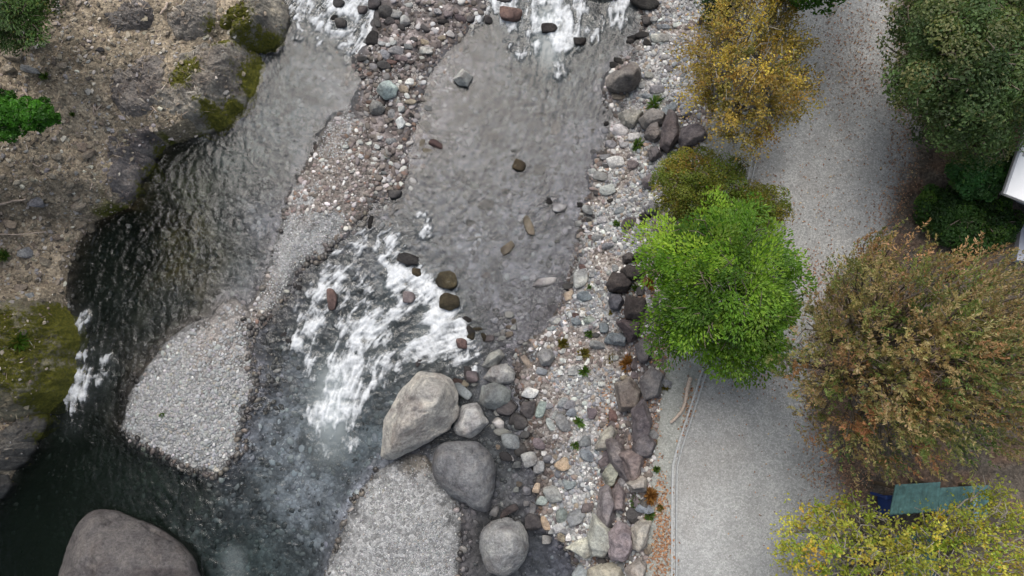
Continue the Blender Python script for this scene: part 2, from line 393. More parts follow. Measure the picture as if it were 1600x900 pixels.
tS = np.clip((U - sx_) / (rx_ - sx_), 0, 1); tR = np.clip((U - rx_) / (tx_ - rx_), 0, 1)
ZR = 0.03 + 0.45 * tS ** 1.2 + 0.78 * sstep(0, 1, tR) + 0.08 * np.clip((U - tx_) / (kx_ - tx_ + 1e-6), 0, 1)
rough_r = (nB - .5) * .10 + (nA - .5) * .12
ZR = ZR + rough_r * (1 - sstep(0.6, 1, tR)) + (nB - .5) * .025
yard = sstep(0, 50, U - ex_)
ZR = ZR + yard * ((nA - .5) * .3 + .08 + (nB - .5) * .1)
Z = np.where(U < lx, ZL, np.where(U > sx_, ZR, ZB))
outY = sstep(9.6, 13, np.abs(Y)) * 0
# ---- colour
def C3(r, g, b): return np.array([r, g, b])
soil = C3(.185, .155, .115) * (1 - nA[..., None]) * 1.3 + C3(.115, .094, .066) * nA[..., None] * .9
soil = soil * (0.7 + .6 * nB[..., None]) * 1.75
mo_ = sstep(.45, .62, fbm(X, Y, 2.2, 5, 23)) * sstep(.75, .1, dL) * (V < 345); soil = soil * (1 - mo_[..., None]) + C3(.10, .105, .018) * mo_[..., None]
red = sstep(.45, .7, fbm(X, Y, .8, 4, 9)) * sstep(250, 50, U) * sstep(260, 40, V)
soil = soil * (1 - red[..., None] * .6) + C3(.16, .095, .05) * red[..., None] * .6
BEDC = [(470, 120, (.125, .135, .135)), (400, 180, (.115, .125, .125)), (500, 100, (.12, .125, .125)), (350, 240, (.12, .125, .11)), (270, 290, (.14, .13, .06)), (260, 345, (.22, .14, .04)), (180, 390, (.06, .05, .03)), (300, 400, (.12, .09, .045)), (255, 390, (.20, .13, .04)), (340, 330, (.11, .11, .10)), (400, 350, (.18, .175, .18)), (380, 430, (.19, .18, .17)),
        (250, 480, (.075, .065, .05)), (150, 480, (.05, .045, .035)), (140, 600, (.05, .05, .04)), (210, 570, (.07, .06, .045)), (170, 660, (.045, .04, .03)), (80, 740, (.02, .024, .016)), (200, 750, (.045, .06, .04)), (60, 860, (.015, .02, .012)), (300, 780, (.07, .075, .06)),
        (370, 800, (.16, .165, .165)), (340, 860, (.13, .15, .14)), (430, 680, (.34, .34, .345)), (470, 780, (.35, .355, .36)), (420, 580, (.24, .235, .24)), (560, 680, (.34, .35, .36)), (470, 460, (.14, .13, .13)), (540, 400, (.15, .14, .14)), (600, 470, (.15, .15, .15)),
        (700, 300, (.115, .11, .115)), (760, 180, (.10, .098, .105)), (850, 80, (.095, .103, .108)), (730, 70, (.11, .105, .11)), (920, 50, (.14, .135, .13)), (870, 220, (.135, .13, .138)), (830, 330, (.135, .13, .14)), (800, 430, (.17, .163, .168)), (830, 500, (.18, .165, .165)), (730, 400, (.17, .165, .17)), (680, 200, (.17, .155, .155)),
        (650, 60, (.19, .175, .165)), (690, 110, (.18, .17, .17)), (760, 850, (.16, .14, .125)), (860, 880, (.15, .145, .155)), (530, 50, (.14, .14, .14)), (720, 20, (.17, .155, .145))]
bedc = idw([(a, b, c) for a, b, c in BEDC], U, V)
mot = fbm(X, Y, 2.3, 5, 12, .6)
big = sstep(.38, .62, fbm(X, Y, 1.5, 5, 13, .62))
bedc = bedc * (.8 + .4 * mot[..., None]) * (.58 + .52 * big[..., None]) * np.array([.90, .93, 1.02])
mo2 = sstep(.50, .66, fbm(X, Y, 3.0, 5, 24, .6)); bedc = bedc * (1 - .45 * mo2[..., None]) * .90
mo3 = sstep(.58, .70, fbm(X, Y, 1.1, 5, 25, .62)); bedc = bedc * (1 + .25 * mo3[..., None])
barc = C3(.29, .293, .293) * (0.8 + .4 * nB[..., None])
brn = np.clip(sstep(120, 40, capsule(U, V, 520, 275, 600, 250)) * sstep(.40, .55, fbm(X, Y, 1.4, 4, 14)) * 1.2, 0, 1)
barc = barc * (1 - brn[..., None]) + C3(.19, .17, .155) * brn[..., None] * (0.7 + .6 * nB[..., None])
snd = np.clip(sstep(75, 20, capsule(U, V, 365, 490, 345, 545)) + sstep(30, 10, capsule(U, V, 420, 440, 415, 480)), 0, 1) * (.6 + .5 * nA); barc = barc * (1 - snd[..., None]) + C3(.245, .225, .21) * snd[..., None]
brn2 = sstep(26, 6, capsule(U, V, 640, 725, 690, 715)); barc = barc * (1 - .6 * brn2[..., None]) + C3(.16, .13, .09) * .6 * brn2[..., None]
spc = C3(.20, .175, .17) * (0.6 + .8 * nB[..., None])
bankc = C3(.30, .295, .29) * (0.75 + .5 * nB[..., None])
wb = sstep(.5, .65, fbm(X, Y, .9, 4, 15)); bankc = bankc * (1 - .45 * wb[..., None]) + C3(.24, .19, .15) * .45 * wb[..., None]
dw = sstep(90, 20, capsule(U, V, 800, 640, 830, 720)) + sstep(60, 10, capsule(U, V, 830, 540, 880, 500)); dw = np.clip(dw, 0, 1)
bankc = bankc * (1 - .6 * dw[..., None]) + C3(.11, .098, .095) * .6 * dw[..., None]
ripc = C3(.15, .13, .125) * (0.6 + .8 * nB[..., None])
ora = sstep(.56, .68, fbm(X, Y, 1.3, 4, 16)); ripc = ripc * (1 - .5 * ora[..., None]) + C3(.23, .12, .06) * .5 * ora[..., None]
strip = C3(.29, .297, .275) * (0.85 + .3 * nB[..., None])
pathc = C3(.325, .33, .325) * (0.86 + .28 * nA[..., None]) * (0.9 + .2 * nB[..., None])
rut = np.exp(-((U - kx_ - 62 + 8 * (nC - .5)) / 16) ** 2) + np.exp(-((U - kx_ - 150 + 10 * (nC - .5)) / 18) ** 2); pathc = pathc * (1 + .10 * rut[..., None] * (0.4 + 1.2 * nA[..., None]))
pb = sstep(.48, .66, fbm(X, Y, .5, 4, 18)); pathc = pathc * (1 - .25 * pb[..., None]) + C3(.27, .25, .225) * .25 * pb[..., None]
yardc = C3(.10, .085, .07) * (0.6 + .8 * nA[..., None])
yb = sstep(.42, .6, fbm(X, Y, 1.2, 4, 21)); yardc = yardc * (1 - .5 * yb[..., None]) + C3(.17, .10, .065) * .5 * yb[..., None]
def mix3(a, b, t): return a * (1 - t[..., None]) + b * t[..., None]
colR = mix3(mix3(mix3(bankc, ripc, sstep(.0, .25, tR)), strip, sstep(.85, 1, tR)), pathc, sstep(-2, 2, U - kx_))
colR = mix3(colR, yardc, sstep(-15, 25, U - ex_))
colB = mix3(bedc, spc, sstep(-.25, .1, sdS)); colB = mix3(colB, barc, sstep(-.03, .02, sdB))
TINT = np.where((U < lx)[..., None], soil, np.where((U > sx_)[..., None], colR, colB))
wet = sstep(.10, .015, Z + (nB - .5) * .09) * (U > lx - 30) * (U < rx_)
TINT = np.where((Z > -0.02)[..., None], TINT * (1 - .5 * wet[..., None]), TINT)

def hgt(x, y):
    fi = np.interp(x, XX, np.arange(NX)); fj = np.interp(y, YY, np.arange(NY))
    i = np.clip(np.floor(fi).astype(int), 0, NX - 2); j = np.clip(np.floor(fj).astype(int), 0, NY - 2)
    a, b = fi - i, fj - j
    return (Z[j, i] * (1 - a) + Z[j, i + 1] * a) * (1 - b) + (Z[j + 1, i] * (1 - a) + Z[j + 1, i + 1] * a) * b

def place(px, py, dz=0.0):                          # point of the terrain (or dz above it) met along a traced pixel
    z = np.zeros(np.shape(px))
    for _ in range(6):
        p = P(px, py, z); z = hgt(p[..., 0], p[..., 1]) + dz
    return P(px, py, z)

# regions of the one sheet
vid = np.arange(NX * NY).reshape(NY, NX)
quads = np.stack([vid[:-1, :-1], vid[:-1, 1:], vid[1:, 1:], vid[1:, :-1]], -1)
def fc(A): return (A[:-1, :-1] + A[1:, 1:]) * .5
fU = fc(U)
reg = np.where(fU < fc(lx), 0, np.where(fU < fc(sx_), np.where((fc(sdB) > 0), 4, 1), np.where(fU < fc(tx_), 2, np.where(fU < fc(kx_), 5, np.where(fU < fc(ex_), 3, 6)))))
flatV = np.stack([X, Y, Z], -1).reshape(-1, 3); flatT = TINT.reshape(-1, 3)
def region(name, code, mat, label_kind='structure'):
    q = quads[np.isin(reg, code)].reshape(-1, 4)
    used, inv = np.unique(q, return_inverse=True)
    me = new_mesh(name, flatV[used], inv.reshape(-1, 4), mat, True, {"tint": flatT[used]})
    return tag(add(name, me), kind=label_kind)
region("ground", [0, 6], M["soil"]); region("river_bed", [1], M["bed"]); region("gravel_ground", [2, 4], M["bank"])
region("path", [3, 5], M["path"])

# ------------------------------------------------------------------ water
FOAM = [(560, 380, 515, 430, 22, .55), (520, 440, 475, 530, 28, .6), (490, 470, 470, 500, 20, .5), (560, 460, 540, 510, 24, .55), (600, 380, 625, 440, 20, .75), (630, 440, 690, 470, 24, 1), (690, 480, 670, 540, 25, 1), (718, 520, 650, 548, 22, .95), (640, 460, 580, 520, 28, .7), (580, 520, 540, 580, 34, .85),
        (540, 580, 510, 640, 28, .75), (600, 570, 540, 630, 25, .65), (505, 640, 497, 700, 18, .4), (560, 640, 545, 690, 15, .38), (480, 540, 492, 580, 16, .5), (655, 340, 665, 368, 11, .6), (700, 575, 742, 548, 10, .6), (520, 370, 575, 385, 10, .45), (700, 555, 735, 580, 14, .4),
        (480, 20, 540, 50, 22, .65), (520, 8, 592, 18, 20, .75), (540, 50, 505, 72, 15, .5), (580, 30, 562, 75, 15, .6), (470, 45, 490, 60, 12, .4),
        (772, -30, 802, 35, 20, .85), (760, 15, 738, 42, 10, .5), (855, -30, 880, 60, 26, .95), (882, 60, 870, 112, 16, .5), (975, -30, 965, 30, 15, .9), (912, 10, 900, 75, 10, .45), (800, 60, 832, 35, 12, .4), (830, 0, 835, 60, 18, .6), (800, 20, 815, 80, 16, .5), (900, -10, 915, 40, 18, .55), (945, 20, 930, 60, 12, .4), (460, 20, 480, 55, 14, .5), (560, 15, 540, 75, 18, .55),
        (132, 495, 115, 520, 10, .5), (130, 562, 122, 610, 18, .65), (168, 568, 150, 592, 13, .55), (120, 610, 115, 660, 12, .3), (215, 538, 225, 545, 9, .2)]
foam = np.zeros_like(U); aer = np.zeros_like(U)
for x0, y0, x1, y1, r, a in FOAM:
    d = capsule(U, V, x0, y0, x1, y1)
    foam = np.maximum(foam, a * sstep(r * 1.7, r * 0.3, d)); aer = np.maximum(aer, a * sstep(r * 3.2, r * .4, d))
tq = sstep(60, 8, capsule(U, V, 520, 600, 520, 700)) * .55 + sstep(40, 5, capsule(U, V, 855, 30, 855, 90)) * .5 + sstep(34, 6, capsule(U, V, 365, 870, 370, 930)) * .55
FLOW = [(450, 60, (-.5, .85)), (380, 250, (-.6, .8)), (250, 350, (-.6, .7)), (150, 450, (-.3, 1)), (130, 580, (-.15, 1)), (110, 700, (.1, 1)), (250, 770, (.5, .8)), (320, 760, (.15, 1)), (380, 830, (.1, 1)), (850, 60, (-.2, 1)), (780, 250, (-.3, 1)),
        (700, 380, (-.7, .8)), (620, 480, (-.8, .7)), (550, 580, (-.4, 1)), (520, 680, (-.2, 1)), (450, 800, (-.3, 1)), (530, 40, (-.5, .8)), (660, 520, (-.9, .4))]
c0 = len(gx); cs = np.s_[c0:c0 + len(ys), c0:c0 + len(xs)]
fl = idw(FLOW, U[cs], V[cs], 4); fl /= np.linalg.norm(fl, axis=-1, keepdims=True)
step = xs[1] - xs[0]
def lic(src, half, adv=1.0):
    jj, ii = np.meshgrid(np.arange(len(ys)), np.arange(len(xs)), indexing='ij')
    acc = src.copy(); wt = 1.0
    for sgn in (1, -1):
        pi, pj = ii.astype(float), jj.astype(float)
        for k in range(half):
            a = np.clip(pi.round().astype(int), 0, len(xs) - 1); b = np.clip(pj.round().astype(int), 0, len(ys) - 1)
            f = fl[b, a]; pi = pi + sgn * f[..., 0] * adv; pj = pj - sgn * f[..., 1] * adv
            a = np.clip(pi.round().astype(int), 0, len(xs) - 1); b = np.clip(pj.round().astype(int), 0, len(ys) - 1)
            g = 1 - k / half; acc = acc + src[b, a] * g; wt += g
    return acc / wt
cx, cy = X[cs], Y[cs]
wx_ = cx + .25 * (fbm(cx, cy, 2.5, 3, 31) - .5); wy_ = cy + .25 * (fbm(cx, cy, 2.5, 3, 32) - .5)
st = lic(ridged(wx_, wy_, 5.0, 4, 33), 6, 1.0)
st = (st - st.mean()) / st.std()
st2 = lic(_r.rand(*cx.shape), 10); st2 = (st2 - st2.mean()) / st2.std()
fm = foam[cs]
cell = ridged(wx_, wy_, 3.2, 5, 35); cell = (cell - cell.mean()) / cell.std()
fine = lic(ridged(wx_, wy_, 9.0, 3, 37), 4); fine = (fine - fine.mean()) / fine.std()
hole = fbm(wx_, wy_, 3.0, 4, 36); hole = (hole - hole.mean()) / hole.std()
fv = fm * 1.3 - .37 + .13 * st + .12 * fine + .05 * st2 + .13 * cell + .16 * hole
FO = np.zeros_like(U); FO[cs] = np.where(fm > .03, sstep(-.16, .95, fv) * (0.75 + .25 * sstep(-1, 1, fine)), 0)
rip = np.zeros_like(U)
r1 = ridged(wx_, wy_, 4.6, 3, 40); r2 = fbm(wx_, wy_, 9, 3, 41); st3 = lic(fbm(cx, cy, 9, 3, 42), 6); st3 = (st3 - st3.mean()) / st3.std()
rgh = idw([(330, 230, [.75]), (250, 420, [.85]), (420, 200, [.6]), (320, 790, [1.5]), (440, 760, [.9]), (140, 600, [.8]), (60, 800, [.3]), (190, 740, [.4]), (780, 450, [.10]), (850, 520, [.05]), (880, 280, [.10]), (780, 250, [.42]), (700, 280, [.6]), (700, 160, [.42]), (850, 330, [.35]), (820, 120, [.7]), (600, 480, [1.2]), (540, 680, [.6]), (860, 880, [.03]), (760, 860, [.03]), (520, 120, [.4])], U[cs], V[cs], 3)[..., 0]
rip[cs] = rgh * (.021 * (r1 - .5) + .013 * (r2 - .5) + .0035 * st3) + FO[cs] * (.035 + .03 * (cell * .4 + st * .4)) + fm * .05 * (r1 - .5)
rip *= sstep(0.0, .12, -Z + .03)
WZ = rip
dep = np.maximum(WZ - Z, 0)
aerm = np.clip(aer * .5 * (0.6 + .8 * nA) + tq, 0, 1)
body = mix3(np.broadcast_to(C3(.010, .016, .012), TINT.shape), np.broadcast_to(C3(.30, .34, .35), TINT.shape), aerm ** 1.2)
turb = np.clip(1 - np.exp(-dep * .32), 0, .6); turb = turb * (1 - .6 * sstep(95, 30, capsule(U, V, 265, 300, 260, 400))); turb = np.clip(np.maximum(turb, aerm * .75), 0, .9)
kk = C3(.44, .33, .345)
clear = np.exp(-dep[..., None] * kk) * C3(.96, .975, 1.0)
m, nt, bs = mat_new("river_water"); nt.nodes.remove(bs)
geo = N(nt, "ShaderNodeNewGeometry")
nz = N(nt, "ShaderNodeTexNoise", Scale=11.0, Detail=4.0, Roughness=.6); nt.links.new(geo.outputs["Position"], nz.inputs["Vector"])
bp = N(nt, "ShaderNodeBump", Strength=0.35, Distance=0.03); nt.links.new(nz.outputs["Fac"], bp.inputs["Height"])
fr = N(nt, "ShaderNodeFresnel", IOR=1.38); nt.links.new(bp.outputs[0], fr.inputs["Normal"])
tr = N(nt, "ShaderNodeBsdfTransparent"); a1 = N(nt, "ShaderNodeAttribute", attribute_name="clear"); nt.links.new(a1.outputs["Color"], tr.inputs[0])
df = N(nt, "ShaderNodeBsdfDiffuse"); a2 = N(nt, "ShaderNodeAttribute", attribute_name="body"); nt.links.new(a2.outputs["Color"], df.inputs[0])
a3 = N(nt, "ShaderNodeAttribute", attribute_name="turb"); m1 = N(nt, "ShaderNodeMixShader"); nt.links.new(a3.outputs["Fac"], m1.inputs[0]); nt.links.new(tr.outputs[0], m1.inputs[1]); nt.links.new(df.outputs[0], m1.inputs[2])
gl = N(nt, "ShaderNodeBsdfGlossy"); gl.inputs["Roughness"].default_value = .11; nt.links.new(bp.outputs[0], gl.inputs["Normal"])
m2 = N(nt, "ShaderNodeMixShader"); nt.links.new(fr.outputs[0], m2.inputs[0]); nt.links.new(m1.outputs[0], m2.inputs[1]); nt.links.new(gl.outputs[0], m2.inputs[2])
fd = N(nt, "ShaderNodeBsdfDiffuse"); fd.inputs[0].default_value = (.76, .79, .82, 1)
a4 = N(nt, "ShaderNodeAttribute", attribute_name="foam"); n5 = N(nt, "ShaderNodeTexNoise", Scale=22.0, Detail=6.0, Roughness=.7); nt.links.new(geo.outputs["Position"], n5.inputs["Vector"])
n5.inputs["Scale"].default_value = 8.0; n5.inputs["Detail"].default_value = 9.0; n5.inputs["Distortion"].default_value = 1.2
n6 = N(nt, "ShaderNodeTexNoise", Scale=4.0, Detail=8.0, Roughness=.65, Distortion=2.0); n6.noise_type = 'RIDGED_MULTIFRACTAL'; nt.links.new(geo.outputs["Position"], n6.inputs["Vector"])
p1 = N(nt, "ShaderNodeMath", operation='MULTIPLY_ADD'); nt.links.new(n5.outputs["Fac"], p1.inputs[0]); p1.inputs[1].default_value = 1.3; nt.links.new(a4.outputs["Fac"], p1.inputs[2])
p2 = N(nt, "ShaderNodeMath", operation='MULTIPLY_ADD'); nt.links.new(n6.outputs["Fac"], p2.inputs[0]); p2.inputs[1].default_value = .16; nt.links.new(p1.outputs[0], p2.inputs[2])
lace = ramp(nt, p2.outputs[0], [(0.84 / 2, 0.0), (1.14 / 2, .24), (1.48 / 2, .56), (1.95 / 2, .97)])
hf = N(nt, "ShaderNodeMath", operation='MULTIPLY'); hf.inputs[1].default_value = .5; nt.links.new(p2.outputs[0], hf.inputs[0])
nt.links.new(hf.outputs[0], lace.node.inputs[0])
gate = ramp(nt, a4.outputs["Fac"], [(0.0, 0.0), (0.10, 1.0)])
m3f = N(nt, "ShaderNodeMath", operation='MULTIPLY', use_clamp=True); nt.links.new(lace, m3f.inputs[0]); nt.links.new(gate, m3f.inputs[1])
m3 = N(nt, "ShaderNodeMixShader"); nt.links.new(m3f.outputs[0], m3.inputs[0]); nt.links.new(m2.outputs[0], m3.inputs[1]); nt.links.new(fd.outputs[0], m3.inputs[2])
nt.links.new(m3.outputs[0], nt.nodes["Material Output"].inputs[0]); M["water"] = m
zmin4 = np.minimum.reduce([Z[:-1, :-1], Z[1:, 1:], Z[:-1, 1:], Z[1:, :-1]])
wq = quads[(zmin4 < .03) & (fU > fc(lx) - 8) & (fU < fc(sx_) + 12)].reshape(-1, 4)
used, inv = np.unique(wq, return_inverse=True)
wv = np.stack([X, Y, WZ], -1).reshape(-1, 3)[used]
tag(add("river_water", new_mesh("river_water", wv, inv.reshape(-1, 4), M["water"], True, {"foam": FO.reshape(-1)[used], "body": body.reshape(-1, 3)[used], "turb": turb.reshape(-1)[used], "clear": clear.reshape(-1, 3)[used]})), kind="structure")

# ------------------------------------------------------------------ rocks
rng = np.random.RandomState(11)
TONE = {'w': (.60, .60, .59), 'p': (.41, .42, .41), 'g': (.26, .265, .27), 'd': (.085, .08, .08), 'b': (.22, .245, .265), 't': (.34, .29, .23), 'r': (.15, .10, .09), 'n': (.36, .405, .385),
        'k': (.04, .037, .036), 'u': (.165, .14, .145), 'o': (.52, .42, .31), 'm': (.062, .05, .03)}
TNAME = {'w': 'white', 'p': 'pale grey', 'g': 'mid grey', 'd': 'dark grey', 'b': 'bluish grey', 't': 'tan', 'r': 'reddish brown', 'n': 'pale greenish', 'k': 'black wet', 'u': 'purplish grey', 'o': 'orange cream', 'm': 'brown mossy'}

def hull_shape(nrm, dist, level, p):
    S, F = ico(level)
    q = np.clip(S @ nrm.T, 0, None) / dist
    r = (q ** p).sum(1) ** (-1.0 / p)
    return S * r[:, None], F

def random_rock(level, k, p, amp, seed):
    r = np.random.RandomState(seed)
    n = r.randn(k, 3); n /= np.linalg.norm(n, axis=1, keepdims=True)
    ax = np.array([[1, 0, 0], [-1, 0, 0], [0, 1, 0], [0, -1, 0], [0, 0, 1], [0, 0, -1.0]])
    n = np.concatenate([n, ax]); d = np.concatenate([r.uniform(.72, 1.0, k), np.full(6, 1.0)])
    Vv, F = hull_shape(n, d, level, p)
    Vv = Vv * (1 + amp * (fbm3(Vv * 1.7 + seed, 4) - .5)[:, None] * 2)
    Vv = Vv / np.abs(Vv).max(0)
    return Vv, F
ROUND = [new_mesh("stone", *random_rock(4, 9, 7, .05, s), M["rock"]) for s in range(10)]
ANGLED = [new_mesh("angular_stone", *random_rock(4, 12, 22, .07, 40 + s), M["rock"]) for s in range(10)]
for me in ROUND + ANGLED: pass
CNT = {}
def stone(px, py, wpx, hpx, ang, tone, zone, label=None, angular=False, flat=.62, sink=.3, name="stone", z=None, wetm=False, cat="stone"):
    sc = 1.0
    p0 = place(px, py, 0.0)
    k = np.linalg.norm(p0 - CAM) / (800 / TAN)       # metres per photo pixel there
    a, b = wpx * k / 2, hpx * k / 2
    hz = flat * min(a, b) * 1.15
    lift = hz * (1 - 2 * sink) if z is None else 0
    p = place(px, py, max(lift, 0) * .6)
    me = (ANGLED if angular else ROUND)[rng.randint(10)]
    o = add(name, me)
    zb = hgt(p[0], p[1]) if z is None else z
    if sink < .5 and zb < -.04: zb = -.04
    o.location = (p[0], p[1], zb + hz * (1 - 2 * sink) if z is None else z)
    o.scale = (a * 1.04, b * 1.04, hz); o.rotation_euler = (rng.uniform(-.1, .1), rng.uniform(-.1, .1), math.radians(-ang))
    c = np.array(TONE[tone]) * rng.uniform(.88, 1.12) * (1 + rng.uniform(-.03, .03, 3))
    o.color = (*c, 1)
    tag(o, label or f"{TNAME[tone]} stone {ZLAB[zone]}", cat, ZGRP[zone])
    CNT[zone] = CNT.get(zone, 0) + 1
    return o
ZLAB = {'spit': "on the stony spit dividing the two channels near the top", 'river': "poking out of the calm shallow middle channel", 'rapid': "standing in the white rapids",
        'bank': "on the long gravel bank between river and rock edging", 'edging': "in the rock edging below the path", 'lower': "lying around the large boulders at bottom centre", 'slope': "lying loose on the bare brown left slope",
        'top': "in the white water at the top edge of the river"}
ZGRP = {'spit': "stones of the stony spit between the channels", 'river': "stones in the calm middle channel", 'rapid': "stones in the rapids", 'bank': "stones on the gravel bank", 'edging': "rocks edging the path",
        'lower': "stones around the big boulders", 'slope': "loose stones on the left slope", 'top': "stones in the upper white water"}

def boulder(name, outline, h, tone, label, tops=((0, 0, 1, 1.0),), slope=24, p=16, amp=.03, level=5, sink=.3, group=None, mat="rock", cat="boulder"):
    """convex boulder over a traced outline; tops = (nx, ny, nz, height) facets as a share of h above the centre"""
    o2 = np.array(outline, float)
    q = place(o2[:, 0], o2[:, 1], 0.0)[:, :2]
    base = max(float(np.mean(hgt(q[:, 0], q[:, 1]))), -.12)
    q = P(o2[:, 0], o2[:, 1], base + h * .35)[:, :2]; c = q.mean(0)
    if group: q = c + (q - c) * 1.1
    q = q - c
    area = .5 * np.sum(q[:, 0] * np.roll(q[:, 1], -1) - np.roll(q[:, 0], -1) * q[:, 1])
    if area < 0: q = q[::-1]
    ns, ds = [], []
    zc = h * .35; sl = math.radians(slope)
    for i in range(len(q)):
        a, b = q[i], q[(i + 1) % len(q)]
        e = b - a; L = np.linalg.norm(e)
        if L < 1e-4: continue
        n = np.array([e[1], -e[0]]) / L; d = n @ a
        if d < .05: d = .05
        for s_ in (sl * rng.uniform(.6, 1.4),):
            ns.append([n[0] * math.cos(s_), n[1] * math.cos(s_), math.sin(s_)]); ds.append(d * math.cos(s_))
            ns.append([n[0] * math.cos(-.25), n[1] * math.cos(-.25), math.sin(-.25)]); ds.append(d * math.cos(.25) * 1.02)
    for t in tops:
        n = np.array(t[:3], float); n /= np.linalg.norm(n); ns.append(n); ds.append(t[3] * h * .65 * 1.0)
    ns.append([0, 0, -1]); ds.append(h * .35 + .7)
    Vv, F = hull_shape(np.array(ns), np.array(ds), level, p)
    sz = math.sqrt(abs(area))
    n3 = fbm3(Vv * (1.6 / max(sz, .3)) * 1.5 + rng.rand() * 20, 5) - .5; r3 = fbm3(Vv * 3.5 / max(sz, .3) + rng.rand() * 20, 4, True) - .6
    D = Vv / (np.linalg.norm(Vv, axis=1, keepdims=True) + 1e-9)
    Vv = Vv + D * (amp * sz * (n3 * 2 + r3 * .8) + .010 * min(sz, 1.2) * (fbm3(Vv * 9 / max(sz, .3) ** .5 + 3, 4) - .5) * 2.5)[:, None]
    ck = fbm3(Vv * 1.1 / max(sz, .3) ** .6 + rng.rand() * 30, 4, True); D2 = D * sz * .05; Vv = Vv - D2 * (sstep(.80, .93, ck))[:, None] + D2 * .7 * (np.floor(fbm3(Vv * 2.2 / max(sz, .3) ** .7 + 9, 3) * 6) / 6 - .5)[:, None]
    me = new_mesh(name, Vv, F, M[mat], True)
    o = add(name, me, None, (c[0], c[1], base + zc))
    o.color = (*(np.array(TONE[tone]) if isinstance(tone, str) else tone), 1)
    return tag(o, label, cat, group)

boulder("boulder", [(592, 716), (598, 655), (622, 612), (655, 580), (690, 583), (707, 592), (720, 626), (714, 660), (695, 680), (650, 702), (615, 722)], 1.5, (.44, .425, .395), "largest pale boulder with a grey undercut face below the rapids",
        tops=((-.10, .12, 1, .95), (.50, -.62, .62, .62), (-.7, .1, .6, .95)), p=48, level=6, amp=.03)
boulder("boulder", [(668, 722), (682, 690), (706, 684), (746, 686), (768, 702), (782, 735), (776, 770), (766, 806), (740, 800), (700, 778), (674, 752)], 1.15, (.19, .195, .205), "smooth slate grey boulder leaning below the pale boulder", tops=((0, .1, 1, .9), (-.35, -.4, .8, .95), (.5, -.1, .8, 1.0)), p=12, level=6, amp=.02)
boulder("boulder", [(743, 850), (750, 825), (775, 806), (806, 806), (828, 830), (831, 858), (815, 890), (790, 907), (758, 897)], .95, (.30, .305, .305), "round light grey boulder beside the still brown pool", tops=((0, .1, 1, .9), (.4, -.5, .8, .9), (-.5, 0, .8, 1)), p=10, level=6, amp=.03)
boulder("boulder", [(706, 668), (720, 632), (746, 628), (758, 645), (765, 660), (750, 676), (735, 686), (712, 680)], .7, (.42, .42, .415), "whitish flat-topped boulder wedged between two larger boulders", tops=((0, .05, 1, .9), (.3, -.6, .6, .95)), p=20, level=5)
boulder("boulder", [(78, 882), (88, 832), (108, 797), (135, 782), (168, 784), (205, 804), (262, 824), (298, 856), (318, 905), (310, 980), (230, 1040), (120, 1030), (75, 950)], 1.7, (.145, .135, .135), "huge smooth grey boulder in the dark pool at bottom left", tops=((-.05, .12, 1, .85), (-.55, .3, .7, .95), (.5, .3, .75, 1.0)), p=9, level=6, amp=.02, slope=30)
boulder("boulder", [(747, 626), (752, 602), (775, 594), (800, 610), (797, 630), (777, 641), (756, 639)], .65, (.25, .27, .265), "greenish grey boulder right of the pale boulder", tops=((.1, 0, 1, .9), (.4, -.5, .8, .9)), p=18)
boulder("boulder", [(752, 592), (768, 568), (790, 566), (806, 580), (804, 598), (780, 603)], .5, (.38, .38, .37), "cracked pale boulder at the foot of the rapids", tops=((0, .1, 1, .9), (.4, -.3, .8, .9)), p=18, amp=.06)
boulder("boulder", [(751, 573), (762, 553), (781, 543), (790, 556), (776, 572), (762, 577)], .5, (.28, .285, .27), "slanted grey slab at the corner of the rapids", tops=((.3, -.3, 1, .85),), p=24)
boulder("boulder", [(838, 556), (845, 543), (862, 543), (868, 558), (860, 571), (846, 572)], .4, (.25, .25, .255), "blocky mid grey boulder alone on the upper gravel bank", p=20)
boulder("boulder", [(946, 128), (955, 112), (985, 97), (1001, 106), (1003, 125), (990, 141), (965, 142), (949, 138)], .95, (.20, .185, .175), "big brown grey rock overhanging the water at upper right", tops=((-.1, .3, 1, .85), (-.2, -.6, .5, .95)), p=18, amp=.05)
boulder("boulder", [(586, 141), (594, 129), (609, 124), (624, 137), (619, 150), (600, 156)], .5, (.42, .50, .49), "pale turquoise boulder on the spit between the channels", p=14)
boulder("boulder", [(575, 166), (583, 154), (597, 159), (604, 171), (594, 180), (578, 178)], .42, (.25, .25, .24), "rounded grey boulder just below the turquoise one", p=10)
boulder("boulder", [(706, 124), (722, 107), (739, 119), (731, 136), (716, 133)], .6, (.46, .47, .45), "white block standing alone in the upper channel", tops=((.1, .15, 1, .85),), p=26, sink=None)
boulder("boulder", [(928, 703), (935, 680), (955, 663), (966, 674), (956, 702), (944, 705)], .35, (.36, .35, .31), "pale triangular slab leaning on the dark rock edging", tops=((-.15, -.1, 1, .9),), p=26)
EG = ZGRP['edging']
